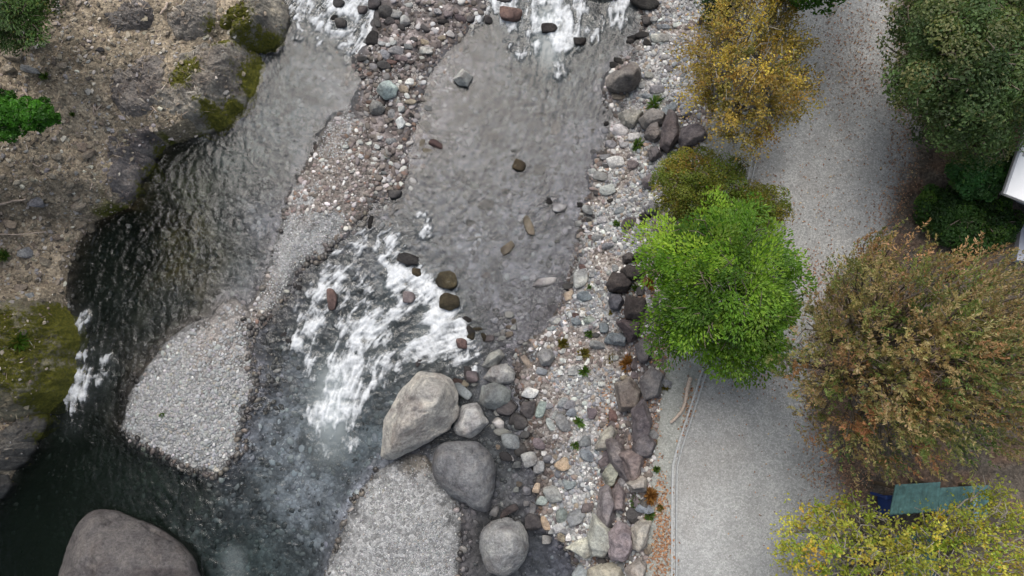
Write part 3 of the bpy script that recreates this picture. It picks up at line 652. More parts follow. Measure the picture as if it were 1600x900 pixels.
for out, h, col, lab, amp in [
    ([(1030, 207), (1045, 174), (1059, 185), (1060, 216), (1046, 236), (1035, 226)], .6, (.135, .115, .12), "dark purple rock left of the golden tree foot", .06),
    ([(1062, 216), (1070, 195), (1094, 193), (1104, 210), (1096, 225), (1072, 226)], .6, (.16, .14, .15), "broad purple rock under the golden tree", .06),
    ([(997, 186), (1015, 170), (1036, 180), (1030, 197), (1016, 203), (1002, 198)], .5, (.22, .205, .20), "grey brown rock left of the dark purple rock", .06),
    ([(966, 181), (985, 172), (1006, 180), (990, 195), (972, 193)], .4, (.29, .28, .26), "split light grey rock above the white egg-shaped stone", .06),
    ([(1012, 195), (1028, 195), (1031, 215), (1020, 222), (1008, 210)], .4, (.21, .19, .185), "small grey brown rock between larger edging rocks near the top", .06),
    ([(949, 442), (955, 428), (975, 427), (986, 443), (978, 458), (956, 456)], .5, (.065, .055, .055), "nearly black round rock left of the bright green tree", .05),
    ([(970, 425), (985, 413), (1003, 418), (1008, 432), (990, 440), (975, 434)], .45, (.07, .06, .058), "dark rock directly above the nearly black round rock", .05),
    ([(975, 487), (980, 463), (1006, 465), (1013, 485), (1001, 500), (981, 496)], .6, (.068, .057, .057), "largest dark rock touching the bright green tree crown", .05),
    ([(950, 470), (957, 457), (972, 458), (976, 472), (964, 482), (953, 479)], .4, (.11, .11, .13), "round blue black rock below the nearly black rock", .03),
    ([(963, 507), (975, 499), (1003, 500), (1001, 524), (985, 533), (970, 521)], .55, (.085, .068, .075), "dark purplish rock with pointed lower end by the green tree", .05),
    ([(990, 402), (998, 388), (1015, 388), (1018, 400), (1003, 408)], .4, (.13, .12, .12), "dark grey rock at the upper left edge of the bright green tree", .05),
    ([(972, 400), (980, 394), (992, 400), (990, 412), (978, 411)], .35, (.09, .08, .08), "small dark lumpy rock above the black rocks", .05),
    ([(962, 602), (985, 590), (1001, 613), (995, 641), (966, 641)], .55, (.17, .15, .14), "flat brown grey rock below the orange dead fern", .07),
    ([(1000, 592), (1020, 574), (1036, 590), (1030, 617), (1006, 621)], .5, (.16, .15, .155), "grey rock at the head of the lower edging by the gravel strip", .06),
    ([(986, 640), (1010, 622), (1021, 660), (1014, 690), (991, 690)], .55, (.125, .11, .12), "long dark purple rock in the middle of the lower edging", .07),
    ([(985, 700), (1003, 672), (1021, 694), (1013, 712), (992, 712)], .5, (.12, .11, .12), "dark wedge-shaped rock pointing at the path", .06),
    ([(948, 690), (958, 682), (970, 698), (986, 748), (976, 756), (956, 722)], .5, (.14, .125, .13), "narrow slanting dark rock beside the pale triangular slab", .05),
    ([(968, 712), (992, 700), (1006, 716), (1001, 746), (982, 752)], .55, (.16, .13, .13), "mottled purple rock in the lower edging", .08),
    ([(980, 757), (1000, 742), (1013, 752), (1010, 768), (986, 770)], .5, (.22, .20, .19), "grey brown rock above the green weeds by the path", .07),
    ([(930, 802), (935, 762), (950, 755), (961, 790), (952, 828), (939, 817)], .6, (.17, .155, .165), "tall diamond-shaped purple grey slab at the bank edge", .04),
    ([(956, 768), (965, 756), (981, 770), (973, 797), (959, 796)], .5, (.155, .13, .135), "small purple rock right of the diamond-shaped slab", .05),
    ([(918, 842), (928, 806), (950, 825), (957, 850), (946, 871), (926, 866)], .6, (.33, .335, .31), "pale greenish grey rock leaning below the diamond-shaped slab", .04),
    ([(886, 856), (900, 845), (921, 838), (929, 864), (916, 873)], .4, (.40, .395, .35), "pale wedge rock at the edge of the still pool", .03),
    ([(985, 832), (1000, 812), (1017, 817), (1009, 850), (1000, 863), (986, 860)], .5, (.31, .29, .265), "jagged pale brown rock below the green weeds", .09),
    ([(950, 836), (965, 815), (985, 825), (990, 850), (975, 877), (956, 871)], .6, (.21, .18, .195), "lumpy lilac grey rock with white quartz flecks", .1),
    ([(918, 893), (940, 879), (966, 881), (978, 905), (950, 920), (918, 912)], .5, (.29, .27, .23), "tan rock cut by the bottom edge of the view", .04),
    ([(896, 900), (905, 880), (921, 880), (927, 905), (905, 915)], .35, (.23, .25, .27), "bluish rock at the bottom right corner of the pool", .03),
    ([(978, 890), (1000, 872), (1012, 885), (1005, 910), (985, 912)], .5, (.24, .22, .21), "grey rock with weeds at the bottom of the edging", .06),
    ([(940, 746), (955, 722), (966, 740), (960, 756), (948, 760)], .35, (.24, .245, .21), "olive grey flat rock under the narrow slanting rock", .05),
    ([(990, 540), (1003, 528), (1015, 540), (1008, 565), (996, 568)], .5, (.13, .12, .13), "dark rock between the orange fern and green tree", .06),
    ([(1012, 232), (1024, 228), (1033, 240), (1024, 252), (1014, 248)], .4, (.17, .155, .165), "purplish rock above the ochre shrub tree", .05),
    ([(1004, 282), (1014, 270), (1022, 280), (1018, 292), (1008, 292)], .4, (.20, .175, .185), "lilac rock at the left rim of the ochre shrub tree", .05),
    ([(1008, 322), (1018, 312), (1030, 320), (1026, 334), (1012, 332)], .4, (.24, .235, .25), "smooth grey rock beneath the lilac rock by the ochre tree", .04),
    ([(955, 540), (948, 525), (965, 518), (980, 528), (974, 540)], .35, (.19, .21, .235), "blue grey rock below the pointed dark rock", .05)]:
    col = tuple(np.array(col) * (1.4 if out[0][1] > 565 else 1.1) * np.array([1.02, 1.03, 1.0])); out = [(a_ + rng.uniform(-3, 3), b_ + rng.uniform(-3, 3)) for a_, b_ in out]; amp *= 1.25
    boulder("rock", out, h, col, lab, tops=((rng.uniform(-.25, .1), rng.uniform(-.25, .2), 1, .9), (rng.uniform(-.7, .2), rng.uniform(-.6, .2), .7, .92)), p=rng.uniform(22, 50), amp=amp, level=5, group=EG, cat="rock", slope=18)

for k_ in range(46):
    v_ = rng.uniform(160, 890) if k_ < 14 else rng.uniform(560, 890); u_ = rng.uniform(.08, .92)
    a_, b_ = np.interp(v_, [q[1] for q in _T0], [q[0] for q in _T0]), np.interp(v_, [q[1] for q in _T1], [q[0] for q in _T1])
    ww_ = rng.uniform(13, 26)
    stone(a_ + (b_ - a_) * u_, v_, ww_, ww_ * rng.uniform(.6, 1.0), rng.uniform(-90, 90), rng.choice(list('uuudg')), 'edging', angular=True, sink=.35)
# px py width height angle tone [flags a=angular s=submerged] | label
def stones(zone, txt, **kw):
    for line in txt.strip().splitlines():
        line, _, lab = line.partition('|')
        f = line.split()
        fl = f[6] if len(f) > 6 else ''
        stone(float(f[0]), float(f[1]), float(f[2]), float(f[3]), float(f[4]), f[5], zone, lab.strip() or None, angular='a' in fl, sink=.55 if 's' in fl else (.12 if 'h' in fl else .3), **kw)
stones('spit', """
585 8 18 16 0 d
582 60 18 20 0 k
603 18 20 22 0 d
608 33 14 10 0 d
618 24 18 14 20 g
634 33 15 17 0 p a | squarish pale stone in the dark cluster at the spit head
627 43 11 9 0 d
610 36 14 8 0 d
597 68 13 8 20 p
607 70 10 8 0 p
615 67 10 8 -20 p
619 79 22 12 10 g
602 88 18 14 20 g a
666 79 21 13 20 p a | pale flat-topped stone at the right rim of the spit
663 66 15 8 10 t
638 73 13 9 0 g
703 53 15 10 10 w | white stone with dark rim at the spit's right tip
693 34 17 8 0 k
690 60 12 8 -20 t
664 44 16 8 40 d
646 62 12 7 20 d
626 91 20 9 10 u
600 102 20 14 -10 d
585 105 14 10 0 g
568 92 18 8 -10 d
573 97 10 8 0 g
612 97 16 8 10 r
640 128 13 10 0 w
645 133 10 8 0 t
631 140 14 12 0 t
636 150 9 9 0 w
623 160 9 9 0 p
627 170 10 12 0 p
612 178 11 17 10 g
626 193 14 16 -30 w a
641 160 18 9 15 t
667 144 17 15 0 u s
669 150 8 6 0 p
658 158 18 5 -15 k
671 172 15 8 20 p
640 178 18 5 20 d
667 196 14 18 -30 d s
683 228 23 12 25 r a | pinkish brown stone at the right end of a curved stone line
660 225 8 17 20 t
670 237 17 6 0 t
655 195 14 6 30 k s
625 231 9 8 0 w
594 215 9 7 0 w
590 230 10 7 20 w
610 221 18 10 -15 g
604 245 10 7 0 p
584 255 10 5 0 w
617 303 20 15 0 d
610 300 10 8 0 k
580 290 9 6 0 w
600 270 9 6 0 p
565 245 9 7 20 w
550 268 8 6 0 p
577 225 8 6 0 w
563 222 9 7 0 p
540 230 9 7 10 p
700 22 14 10 0 u
720 30 20 14 30 u s
735 30 12 12 0 d
684 18 12 9 0 g
""")
stones('river', """
870 201 16 24 15 u s | sunken dark-ringed stone in the middle of the channel
813 263 22 17 20 m
806 240 14 8 0 p
873 326 23 17 10 p
858 318 12 9 40 k
826 354 15 32 -8 t | narrow brown stone pointing up and down in midchannel
793 390 24 13 -35 t a | tan slanted stone near the narrow brown stone
851 442 36 14 -5 w | long white stone lying flat by the shallow edge
905 350 13 8 0 w
907 320 10 8 0 k
918 328 18 14 10 g
920 345 9 8 0 d
870 378 10 5 -30 k
909 215 8 6 0 d s
925 206 7 5 20 k
900 215 10 6 30 d s
860 470 10 10 0 g s
845 265 20 16 0 d s
760 320 24 18 20 d s
790 300 16 12 0 d s
720 270 14 9 0 g s
740 290 18 10 15 p s
845 180 18 12 0 d s
770 215 16 12 0 d s
735 350 18 14 0 d s
760 430 14 9 0 u s
868 502 19 12 -10 p
797 492 16 11 0 p
803 502 8 10 0 t
""")
stones('top', """
858 62 25 14 -5 k h | black rock with white water splitting around its left side
903 78 19 14 0 k h
797 36 33 24 10 r h | reddish brown rock in the upper right white water
788 10 26 15 15 d h
762 37 13 13 0 d h
936 2 46 22 0 k h | large black rock at the top edge amid white water
1006 6 38 22 35 k h
1010 33 14 16 0 d h
1003 55 22 10 -20 k h
1012 68 14 9 30 k
990 60 20 8 -10 k h
985 66 12 10 0 d
536 18 17 13 10 d h
538 48 17 15 0 d h
571 27 14 14 0 d h
528 40 10 8 0 k
590 36 10 14 0 d h
500 12 16 10 0 d s
960 102 14 9 0 k h
966 95 16 8 20 k
895 20 12 8 0 d s
""")
stones('rapid', """
705 473 32 27 0 m ah | mossy brown boulder on the right rim of the rapids
700 440 34 30 30 m ah | larger mossy brown rock just above the rapids rim
525 470 16 32 -5 r h | reddish upright stone at the left of the rapids
644 467 20 18 0 u h | purple grey stone inside the whitest rapids
642 410 34 20 20 k ah | black wet rock at the upper lip of the rapids
655 430 16 14 0 m ah
722 537 17 17 0 r h | dark red stone at the lower right of the rapids
735 517 10 16 -40 k h
730 500 16 8 30 k h
540 525 16 10 0 u s
470 450 9 8 0 d
460 535 12 9 0 d
450 525 10 8 0 d
665 590 16 8 10 k
580 345 8 26 5 k
657 567 14 8 -50 d h
560 520 18 12 0 d s
605 405 18 12 0 d s
""")
stones('lower', """
740 590 20 19 0 u a | purple block between rapids and cracked pale boulder
728 600 12 10 40 t
716 596 16 8 15 r
723 612 32 17 40 b | bluish grey flat slab touching the pale boulder's right side
737 525 11 12 20 m
757 527 8 14 -15 m
747 515 16 8 0 m
765 530 14 12 0 u
786 520 8 12 10 w
777 523 9 7 0 w
784 529 12 8 10 w
797 522 14 9 -20 t
802 512 9 7 0 w
796 511 12 7 0 t
783 539 15 8 0 g
825 567 11 28 -35 t a | pinkish slab lying slanted on wet gravel
846 581 17 12 20 b
742 600 10 8 0 p
733 582 14 20 0 d
757 616 8 7 0 w
745 655 12 8 0 w
776 644 8 10 0 w
778 660 19 17 0 w a
770 666 8 8 0 w
785 674 27 12 -5 p
797 688 28 25 0 b | rounded blue grey stone right of the slate boulder
806 668 14 9 30 p
812 702 24 22 20 d
829 716 26 23 -20 g | smooth egg-shaped grey stone below the blue grey one
793 638 30 26 -50 d a
815 660 24 22 0 d
825 638 22 28 15 d a
803 655 16 20 0 d
778 697 8 8 0 t
790 712 20 14 0 d
798 715 10 8 0 w
820 680 16 12 0 d
807 725 14 10 0 g
795 795 30 11 -25 u
773 796 12 16 20 p
784 785 5 9 0 w
806 763 9 8 0 p
822 766 16 14 0 g
838 762 11 15 10 o | small orange stone above the brown pool
812 755 10 8 0 t
822 787 8 9 0 p
832 797 10 24 10 p
834 815 26 26 0 d a
852 817 13 21 -8 o | cream oval stone standing out at the pool's head
855 841 16 13 0 p
877 838 14 14 20 t
888 839 9 11 0 w
861 830 8 8 0 p
""")
stones('bank', """
970 203 24 21 10 w | white egg-shaped stone by the waterline near the top
966 151 23 11 5 t | tan stone in the dark hollow under the overhanging rock
990 215 17 13 0 p
955 225 18 14 10 g
975 226 16 11 0 p
948 193 9 6 -10 k
938 240 9 8 -20 d
961 253 26 19 -10 w | large white stone on the waterline below the weeds
990 257 18 13 0 u
945 245 18 10 -10 g
947 260 9 8 0 d
926 267 13 8 -15 p
940 276 26 14 8 g | flat grey slab stone beside the white stone
948 297 24 17 -20 p a
932 301 9 8 0 d
953 313 10 6 -20 k
982 350 22 19 0 u
968 330 15 12 0 b
940 345 15 11 0 p
950 358 14 11 0 p
1009 338 19 13 0 k | black stone at the left tip of the ochre tree
1004 352 13 11 0 m
1001 363 15 11 0 b
1017 350 10 9 0 p
1022 369 9 10 0 p
950 384 19 10 -15 b a | dark blue stone with a white stripe
953 379 16 5 -12 w
933 372 22 12 0 g
912 408 13 9 10 p
925 371 14 8 0 r
907 437 26 28 -20 p | oval pale grey stone on the upper gravel bank
925 428 10 11 0 p
952 426 9 10 0 p
962 419 12 11 0 g
889 462 16 13 -20 t a
900 466 8 7 0 w
913 462 25 16 -10 b a
888 447 18 10 -5 d
910 417 12 9 0 r
870 500 20 12 -20 g a
865 512 22 7 -15 b
900 502 16 12 -10 b
920 500 17 12 -30 n
927 503 10 6 -25 w
910 490 9 12 15 w
900 492 12 7 0 r
934 539 26 13 10 g a | light grey slab stone with ragged shadow edge
945 512 16 16 0 b
957 530 24 20 10 b
931 524 11 9 20 d
918 566 6 12 30 w
895 579 16 15 0 p | round pale stone amid fine white gravel
879 563 10 8 0 w
876 582 9 8 0 w
880 629 18 16 0 g
893 644 16 12 10 b
845 641 15 28 8 n | tall pale green stone on the lower gravel bank
860 663 12 20 -15 n
879 660 22 29 -15 g | largest smooth grey oval stone on the lower gravel bank
867 648 8 14 15 p
857 635 14 9 0 g
890 632 18 14 0 g
828 615 24 18 15 w | cream white stone at the top of the lower gravel bank
842 693 20 17 0 u
842 731 17 20 0 p
857 717 16 14 0 g
880 727 24 20 -35 o a | crumbling cream and rust stone on the gravel bank
917 711 24 18 10 b | pale bluish flat stone left of the triangular slab
914 689 18 16 0 g
925 645 16 18 0 u
863 772 24 27 -20 p | large pale oval stone on the gravel below the rust stone
847 783 18 15 10 n
877 805 20 24 15 n | pale green oval stone above the pool
875 823 20 13 -25 w | bright white stone at the lower end of the gravel bank
901 808 30 22 -25 g a
918 794 20 14 -10 u
886 830 20 8 -5 g
899 776 8 8 0 w
907 777 8 9 0 w
890 757 20 14 0 b
850 708 9 8 0 w
863 719 6 10 0 w
868 683 9 8 0 w
900 640 10 8 0 p
935 625 9 9 0 w
940 600 12 9 0 p
960 560 12 9 0 p
905 560 10 8 0 p
880 548 11 9 0 p
1040 90 14 9 0 p
1015 118 14 10 10 p
1030 60 26 14 0 p
1036 42 20 8 0 b
1022 30 16 10 0 p
1058 40 12 8 0 p
1045 108 14 9 0 g
1003 134 12 9 0 p
1025 140 24 14 -15 g
1013 150 20 8 10 b
1047 172 22 15 -30 b
""")
def edging(txt):
    for line in txt.strip().splitlines():
        line, _, lab = line.partition('|'); f = line.split()
        stone(float(f[0]), float(f[1]), float(f[2]), float(f[3]), float(f[4]), f[5], 'edging', lab.strip() or None, angular=True, sink=.25)
edging("""
1013 472 8 22 -3 w | upright white stone slab stuck among the dark rocks
1025 477 10 22 5 d
1002 455 16 14 0 d
1020 690 12 9 0 r
1008 795 26 14 15 b | bluish flat rock surrounded by green weeds
965 755 12 10 0 r
1004 735 10 8 0 p
985 575 14 10 0 u
1040 598 18 13 20 g
975 590 12 9 0 t
958 650 14 20 0 r
990 715 14 10 0 p
1012 858 12 14 0 t
1003 880 14 10 0 g
""")
for x, y, w_, h_, a, t in [(98, 103, 18, 10, 0, 't'), (20, 85, 30, 18, 20, 't'), (12, 108, 24, 14, 0, 'g'), (48, 110, 30, 10, 15, 'u'), (145, 358, 13, 16, 0, 't'), (125, 320, 26, 16, -30, 't'), (60, 318, 26, 16, 0, 'u'), (103, 390, 16, 11, 0, 'g'), (70, 410, 20, 14, 20, 'g'),
                               (40, 395, 24, 18, 0, 'u'), (92, 372, 18, 10, -20, 't'), (128, 352, 18, 10, -20, 't'), (88, 470, 14, 10, 0, 'p'), (96, 455, 12, 8, 0, 't'), (140, 240, 24, 14, -30, 't'), (90, 245, 16, 12, 0, 'g'), (130, 232, 20, 16, 0, 't'), (165, 330, 14, 10, 0, 't'),
                               (155, 78, 14, 9, -25, 'd'), (80, 275, 16, 10, 0, 't'), (35, 450, 20, 14, 0, 'g'), (15, 350, 22, 14, 10, 't'), (110, 290, 14, 9, 0, 't'), (180, 345, 10, 8, 0, 'p')]:
    if w_: stone(x, y, w_ * .8, h_ * .8, a, {'g': 't', 'u': 'g'}.get(t, t), 'slope', angular=True, sink=.3)

# ------------------------------------------------------------------ pebbles: countless, one mesh per bed
def pebbles(name, pts, size, cols, flat=.45, sink=.40, mat="pebble", small=False, kind="stuff", zf=None, rough=.22, smooth=True):
    n = len(pts)
    S, F = ico(1 if small else 2)
    r = rng
    s = size[:, None] * np.stack([r.uniform(.8, 1.35, n), r.uniform(.65, 1.0, n), flat * r.uniform(.7, 1.2, n)], 1) * .5
    base = S[None] * (1 + rough * (r.rand(n, len(S), 1) - .5))
    v = base * s[:, None]
    th = r.uniform(0, 6.28, n); tx = r.normal(0, .25, n)
    c, sn = np.cos(tx)[:, None], np.sin(tx)[:, None]
    y2 = v[..., 1] * c - v[..., 2] * sn; z2 = v[..., 1] * sn + v[..., 2] * c
    c, sn = np.cos(th)[:, None], np.sin(th)[:, None]
    x3 = v[..., 0] * c - y2 * sn; y3 = v[..., 0] * sn + y2 * c
    zz = (zf or hgt)(pts[:, 0], pts[:, 1]) + s[:, 2] * (1 - 2 * sink)
    Vv = np.stack([x3 + pts[:, :1], y3 + pts[:, 1:2], z2 + zz[:, None]], -1).reshape(-1, 3)
    FF = (F[None] + (np.arange(n) * len(S))[:, None, None]).reshape(-1, 3)
    me = new_mesh(name, Vv, FF, M[mat], smooth, {"tint": np.repeat(cols, len(S), 0)})
    return tag(add(name, me), kind=kind)

def in_poly(n, poly, z=0.0, dens=None, margin=0):
    a = np.array(poly, float); out = []; tot = 0
    for _ in range(60):
        u = rng.uniform(a[:, 0].min(), a[:, 0].max(), n * 2); v = rng.uniform(a[:, 1].min(), a[:, 1].max(), n * 2)
        k = poly_sdf(a, u, v) > margin
        if dens is not None: k &= rng.rand(len(u)) < dens(u, v)
        out.append(np.stack([u[k], v[k]], 1)); tot += k.sum()
        if tot >= n: break
    uv = np.concatenate(out)[:n]
    return uv, place(uv[:, 0], uv[:, 1])[:, :2]

def along(pts, n, spread):
    a = np.array(pts, float); seg = np.linalg.norm(np.diff(a, axis=0), axis=1); cum = np.concatenate([[0], np.cumsum(seg)])
    t = rng.uniform(0, cum[-1], n)
    return np.stack([np.interp(t, cum, a[:, 0]), np.interp(t, cum, a[:, 1])], 1) + rng.normal(0, spread, (n, 2))
def palette(n, items, jit=.18):
    cols = np.array([c for c, _ in items]); p = np.array([q for _, q in items], float); p /= p.sum()
    c = cols[rng.choice(len(items), n, p=p)]
    return c * rng.uniform(1 - jit, 1 + jit, (n, 1)) * rng.uniform(.96, 1.04, (n, 3))
PALE = [((.28, .285, .285), 6), ((.33, .335, .335), 4), ((.50, .50, .495), .9), ((.245, .25, .255), 4), ((.28, .26, .23), 1), ((.18, .175, .17), .6)]
BANK = [((.30, .305, .31), 5), ((.42, .425, .42), 3), ((.64, .64, .62), 1.3), ((.20, .21, .225), 4), ((.27, .23, .19), 2), ((.13, .12, .12), 2), ((.34, .25, .2), .7)]
BROWN = [((.20, .17, .155), 5), ((.27, .24, .225), 3), ((.42, .40, .39), 2.6), ((.13, .11, .10), 3), ((.60, .58, .56), 1.2), ((.22, .155, .125), 1)]
SOILP = [((.195, .168, .13), 5), ((.25, .22, .18), 3), ((.13, .11, .085), 6), ((.38, .35, .30), 1.2), ((.075, .064, .052), 4), ((.2, .19, .185), 3)]
def sizes(n, lo, hi, pw=2.2): return lo + (hi - lo) * rng.rand(n) ** pw
wetdim = lambda pts, c: c * np.where(hgt(pts[:, 0], pts[:, 1]) < .035, .42, 1.0)[:, None]
uv, p = in_poly(3900, BAR2, dens=lambda u, v: np.clip(.28 + sstep(490, 590, v) - .0 * u, 0, 1) * np.clip(poly_sdf(BAR2, u, v) / 14 + .15, 0, 1)); pebbles("bar_pebbles", p, sizes(len(p), .035, .12), wetdim(p, palette(len(p), PALE)))
uv, p = in_poly(4200, BAR3, dens=lambda u, v: (.25 + .75 * sstep(.40, .58, fbm(u * .018, v * .018, 1.3, 4, 77))) * np.clip(poly_sdf(BAR3, u, v) / 16 + .1, 0, 1)); pebbles("bar_pebbles", p, sizes(len(p), .03, .075, 2.5), wetdim(p, palette(len(p), PALE, .14)), small=True)
uv, p = in_poly(4600, BAR1)
_kp = (poly_sdf([(500, 180), (545, 180), (540, 240), (500, 245)], uv[:, 0], uv[:, 1]) > -4) | (poly_sdf([(440, 340), (540, 335), (520, 370), (430, 485), (405, 480)], uv[:, 0], uv[:, 1]) > -4) | (rng.rand(len(uv)) < .42)
uv, p = uv[_kp], p[_kp]
pale1 = (poly_sdf([(500, 180), (545, 180), (540, 240), (500, 245)], uv[:, 0], uv[:, 1]) > -4) | (poly_sdf([(440, 340), (540, 335), (520, 370), (430, 485), (405, 480)], uv[:, 0], uv[:, 1]) > -4)
c = np.where(pale1[:, None], palette(len(p), PALE, .14), palette(len(p), BROWN)); sz = np.where(pale1, sizes(len(p), .03, .06), sizes(len(p), .04, .16, 3.0))
pebbles("bar_pebbles", p, sz, wetdim(p, c))
uv, p = in_poly(850, SPINE); pebbles("spit_pebbles", p, sizes(len(p), .05, .22, 2.5), wetdim(p, palette(len(p), BROWN)))
_e = np.concatenate([along([(745, 5), (715, 48), (690, 75), (665, 105), (648, 130), (645, 215), (620, 290), (600, 320)], 900, 13), along([(575, 175), (570, 120), (560, 95)], 200, 12), along([(540, 180), (600, 250), (600, 320)], 250, 20)])
p = place(_e[:, 0], _e[:, 1])[:, :2]; pebbles('spit_pebbles', p, sizes(len(p), .04, .2, 3.0), palette(len(p), BROWN) * .7)
# right bank: between shoreline and edging
vv = rng.uniform(-40, 940, 15000); xs0, xr0 = xS(vv), xT(vv); uu = xs0 + (xr0 - xs0) * rng.uniform(-.04, 1.0, len(vv)) ** 1.0
P0 = P(uu, vv, 0.0)[:, :2]
tcl = (uu - xs0) / (xr0 - xs0); fine = fbm(P0[:, 0], P0[:, 1], .8, 3, 50)
sz = sizes(len(vv), .035, .15, 2.4) * (0.7 + .6 * fine)
cb = palette(len(vv), BANK); br = (fbm(P0[:, 0], P0[:, 1], .9, 4, 15) > .60) | (tcl > .9) | (tcl < .05)
cb = np.where(br[:, None], palette(len(vv), BROWN), cb)
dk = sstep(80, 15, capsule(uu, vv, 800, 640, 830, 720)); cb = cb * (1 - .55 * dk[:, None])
pebbles("bank_pebbles", P0, sz, wetdim(P0, cb))
# stones on the river bed
vv = rng.uniform(-40, 940, 12000); uu = xL(vv) + (xS(vv) - xL(vv)) * rng.uniform(0, 1.02, len(vv)); P0 = P(uu, vv, 0)[:, :2]
k = (hgt(P0[:, 0], P0[:, 1]) < 0.0); P0, uu, vv = P0[k], uu[k], vv[k]
bc = idw([(a, b, c) for a, b, c in BEDC], uu, vv)
mtn = fbm(P0[:, 0], P0[:, 1], 1.2, 4, 55)
cb = bc * rng.uniform(.65, 1.35, (len(P0), 1)) * rng.uniform(.95, 1.05, (len(P0), 3)) * (.7 + .6 * mtn[:, None]) * (.6 + .45 * sstep(.38, .62, fbm(P0[:, 0], P0[:, 1], 1.5, 5, 13, .62))[:, None]) * np.where(rng.rand(len(P0), 1) < .26, .22, 1.0) * np.array([.92, .95, 1.02])
pebbles("river_bed_stones", P0, sizes(len(P0), .05, .22, 3.4), cb, flat=.32, sink=.46, mat="wet_pebble")
# dark stones hemming the bars and the rapids' edge
hem = []
hem.append(along([(600, 315), (560, 355), (520, 385), (480, 420), (445, 465), (430, 490), (400, 500), (392, 560), (402, 610), (385, 655), (380, 700), (350, 742)], 330, 7))
hem.append(along([(345, 745), (300, 735), (262, 718), (215, 690), (194, 668)], 160, 4)); hem.append(along([(508, 900), (522, 862), (545, 800), (562, 768), (592, 735)], 60, 3))
hem.append(along([(715, 905), (722, 850), (716, 792), (690, 745)], 25, 3)); hem.append(along([(420, 500), (440, 540), (430, 600), (410, 640)], 150, 14))
hem.append(along([(528, 178), (500, 212), (480, 250), (448, 312), (438, 360), (420, 420), (406, 478)], 45, 2.5)); hem.append(along([(560, 95), (590, 110), (620, 90), (650, 100)], 120, 14))
hem = np.concatenate(hem); P0 = place(hem[:, 0], hem[:, 1])[:, :2]
pebbles("wet_edge_stones", P0, sizes(len(P0), .04, .19, 2.8), palette(len(P0), [((.06, .055, .052), 5), ((.10, .088, .078), 3), ((.13, .11, .09), 2), ((.03, .027, .025), 3), ((.3, .28, .26), .5)]), flat=.6, sink=.2, mat="wet_pebble")

# ------------------------------------------------------------------ rock outcrops on the left bank
MOSS = [(432, 60, 12), (395, 86, 14), (388, 128, 14), (372, 168, 12), (330, 205, 14), (296, 216, 14), (255, 230, 12), (226, 265, 14), (212, 300, 14), (192, 328, 12), (410, 66, 12), (340, 40, 22), (372, 28, 22), (408, 58, 22), (380, 105, 20), (385, 75, 12), (285, 118, 16), (300, 105, 14), (268, 120, 14), (320, 165, 14), (340, 195, 14), (290, 205, 14), (245, 232, 12), (215, 290, 14), (200, 320, 14), (185, 325, 10), (345, 150, 12),
        (60, 500, 26), (85, 520, 24), (95, 560, 20), (30, 540, 30), (15, 580, 30), (60, 600, 26), (40, 630, 22), (95, 600, 14), (45, 690, 12), (10, 500, 20), (80, 640, 10)]
OUTS = []
def surf(x, y):
    z = hgt(x, y)
    for c, rr, A, R_, zz in OUTS:
        dx, dy = x - c[0], y - c[1]; ti = (((np.arctan2(dy, dx) + math.pi) / (2 * math.pi) * A).astype(int)) % A
        S = np.hypot(dx, dy) / rr[ti]; k = S < 1.0
        ri = np.clip(((S - .01) / 1.11 * (R_ - 1)).round().astype(int), 0, R_ - 1)
        z = np.where(k, np.maximum(z, zz[ri, ti]), z)
    return z
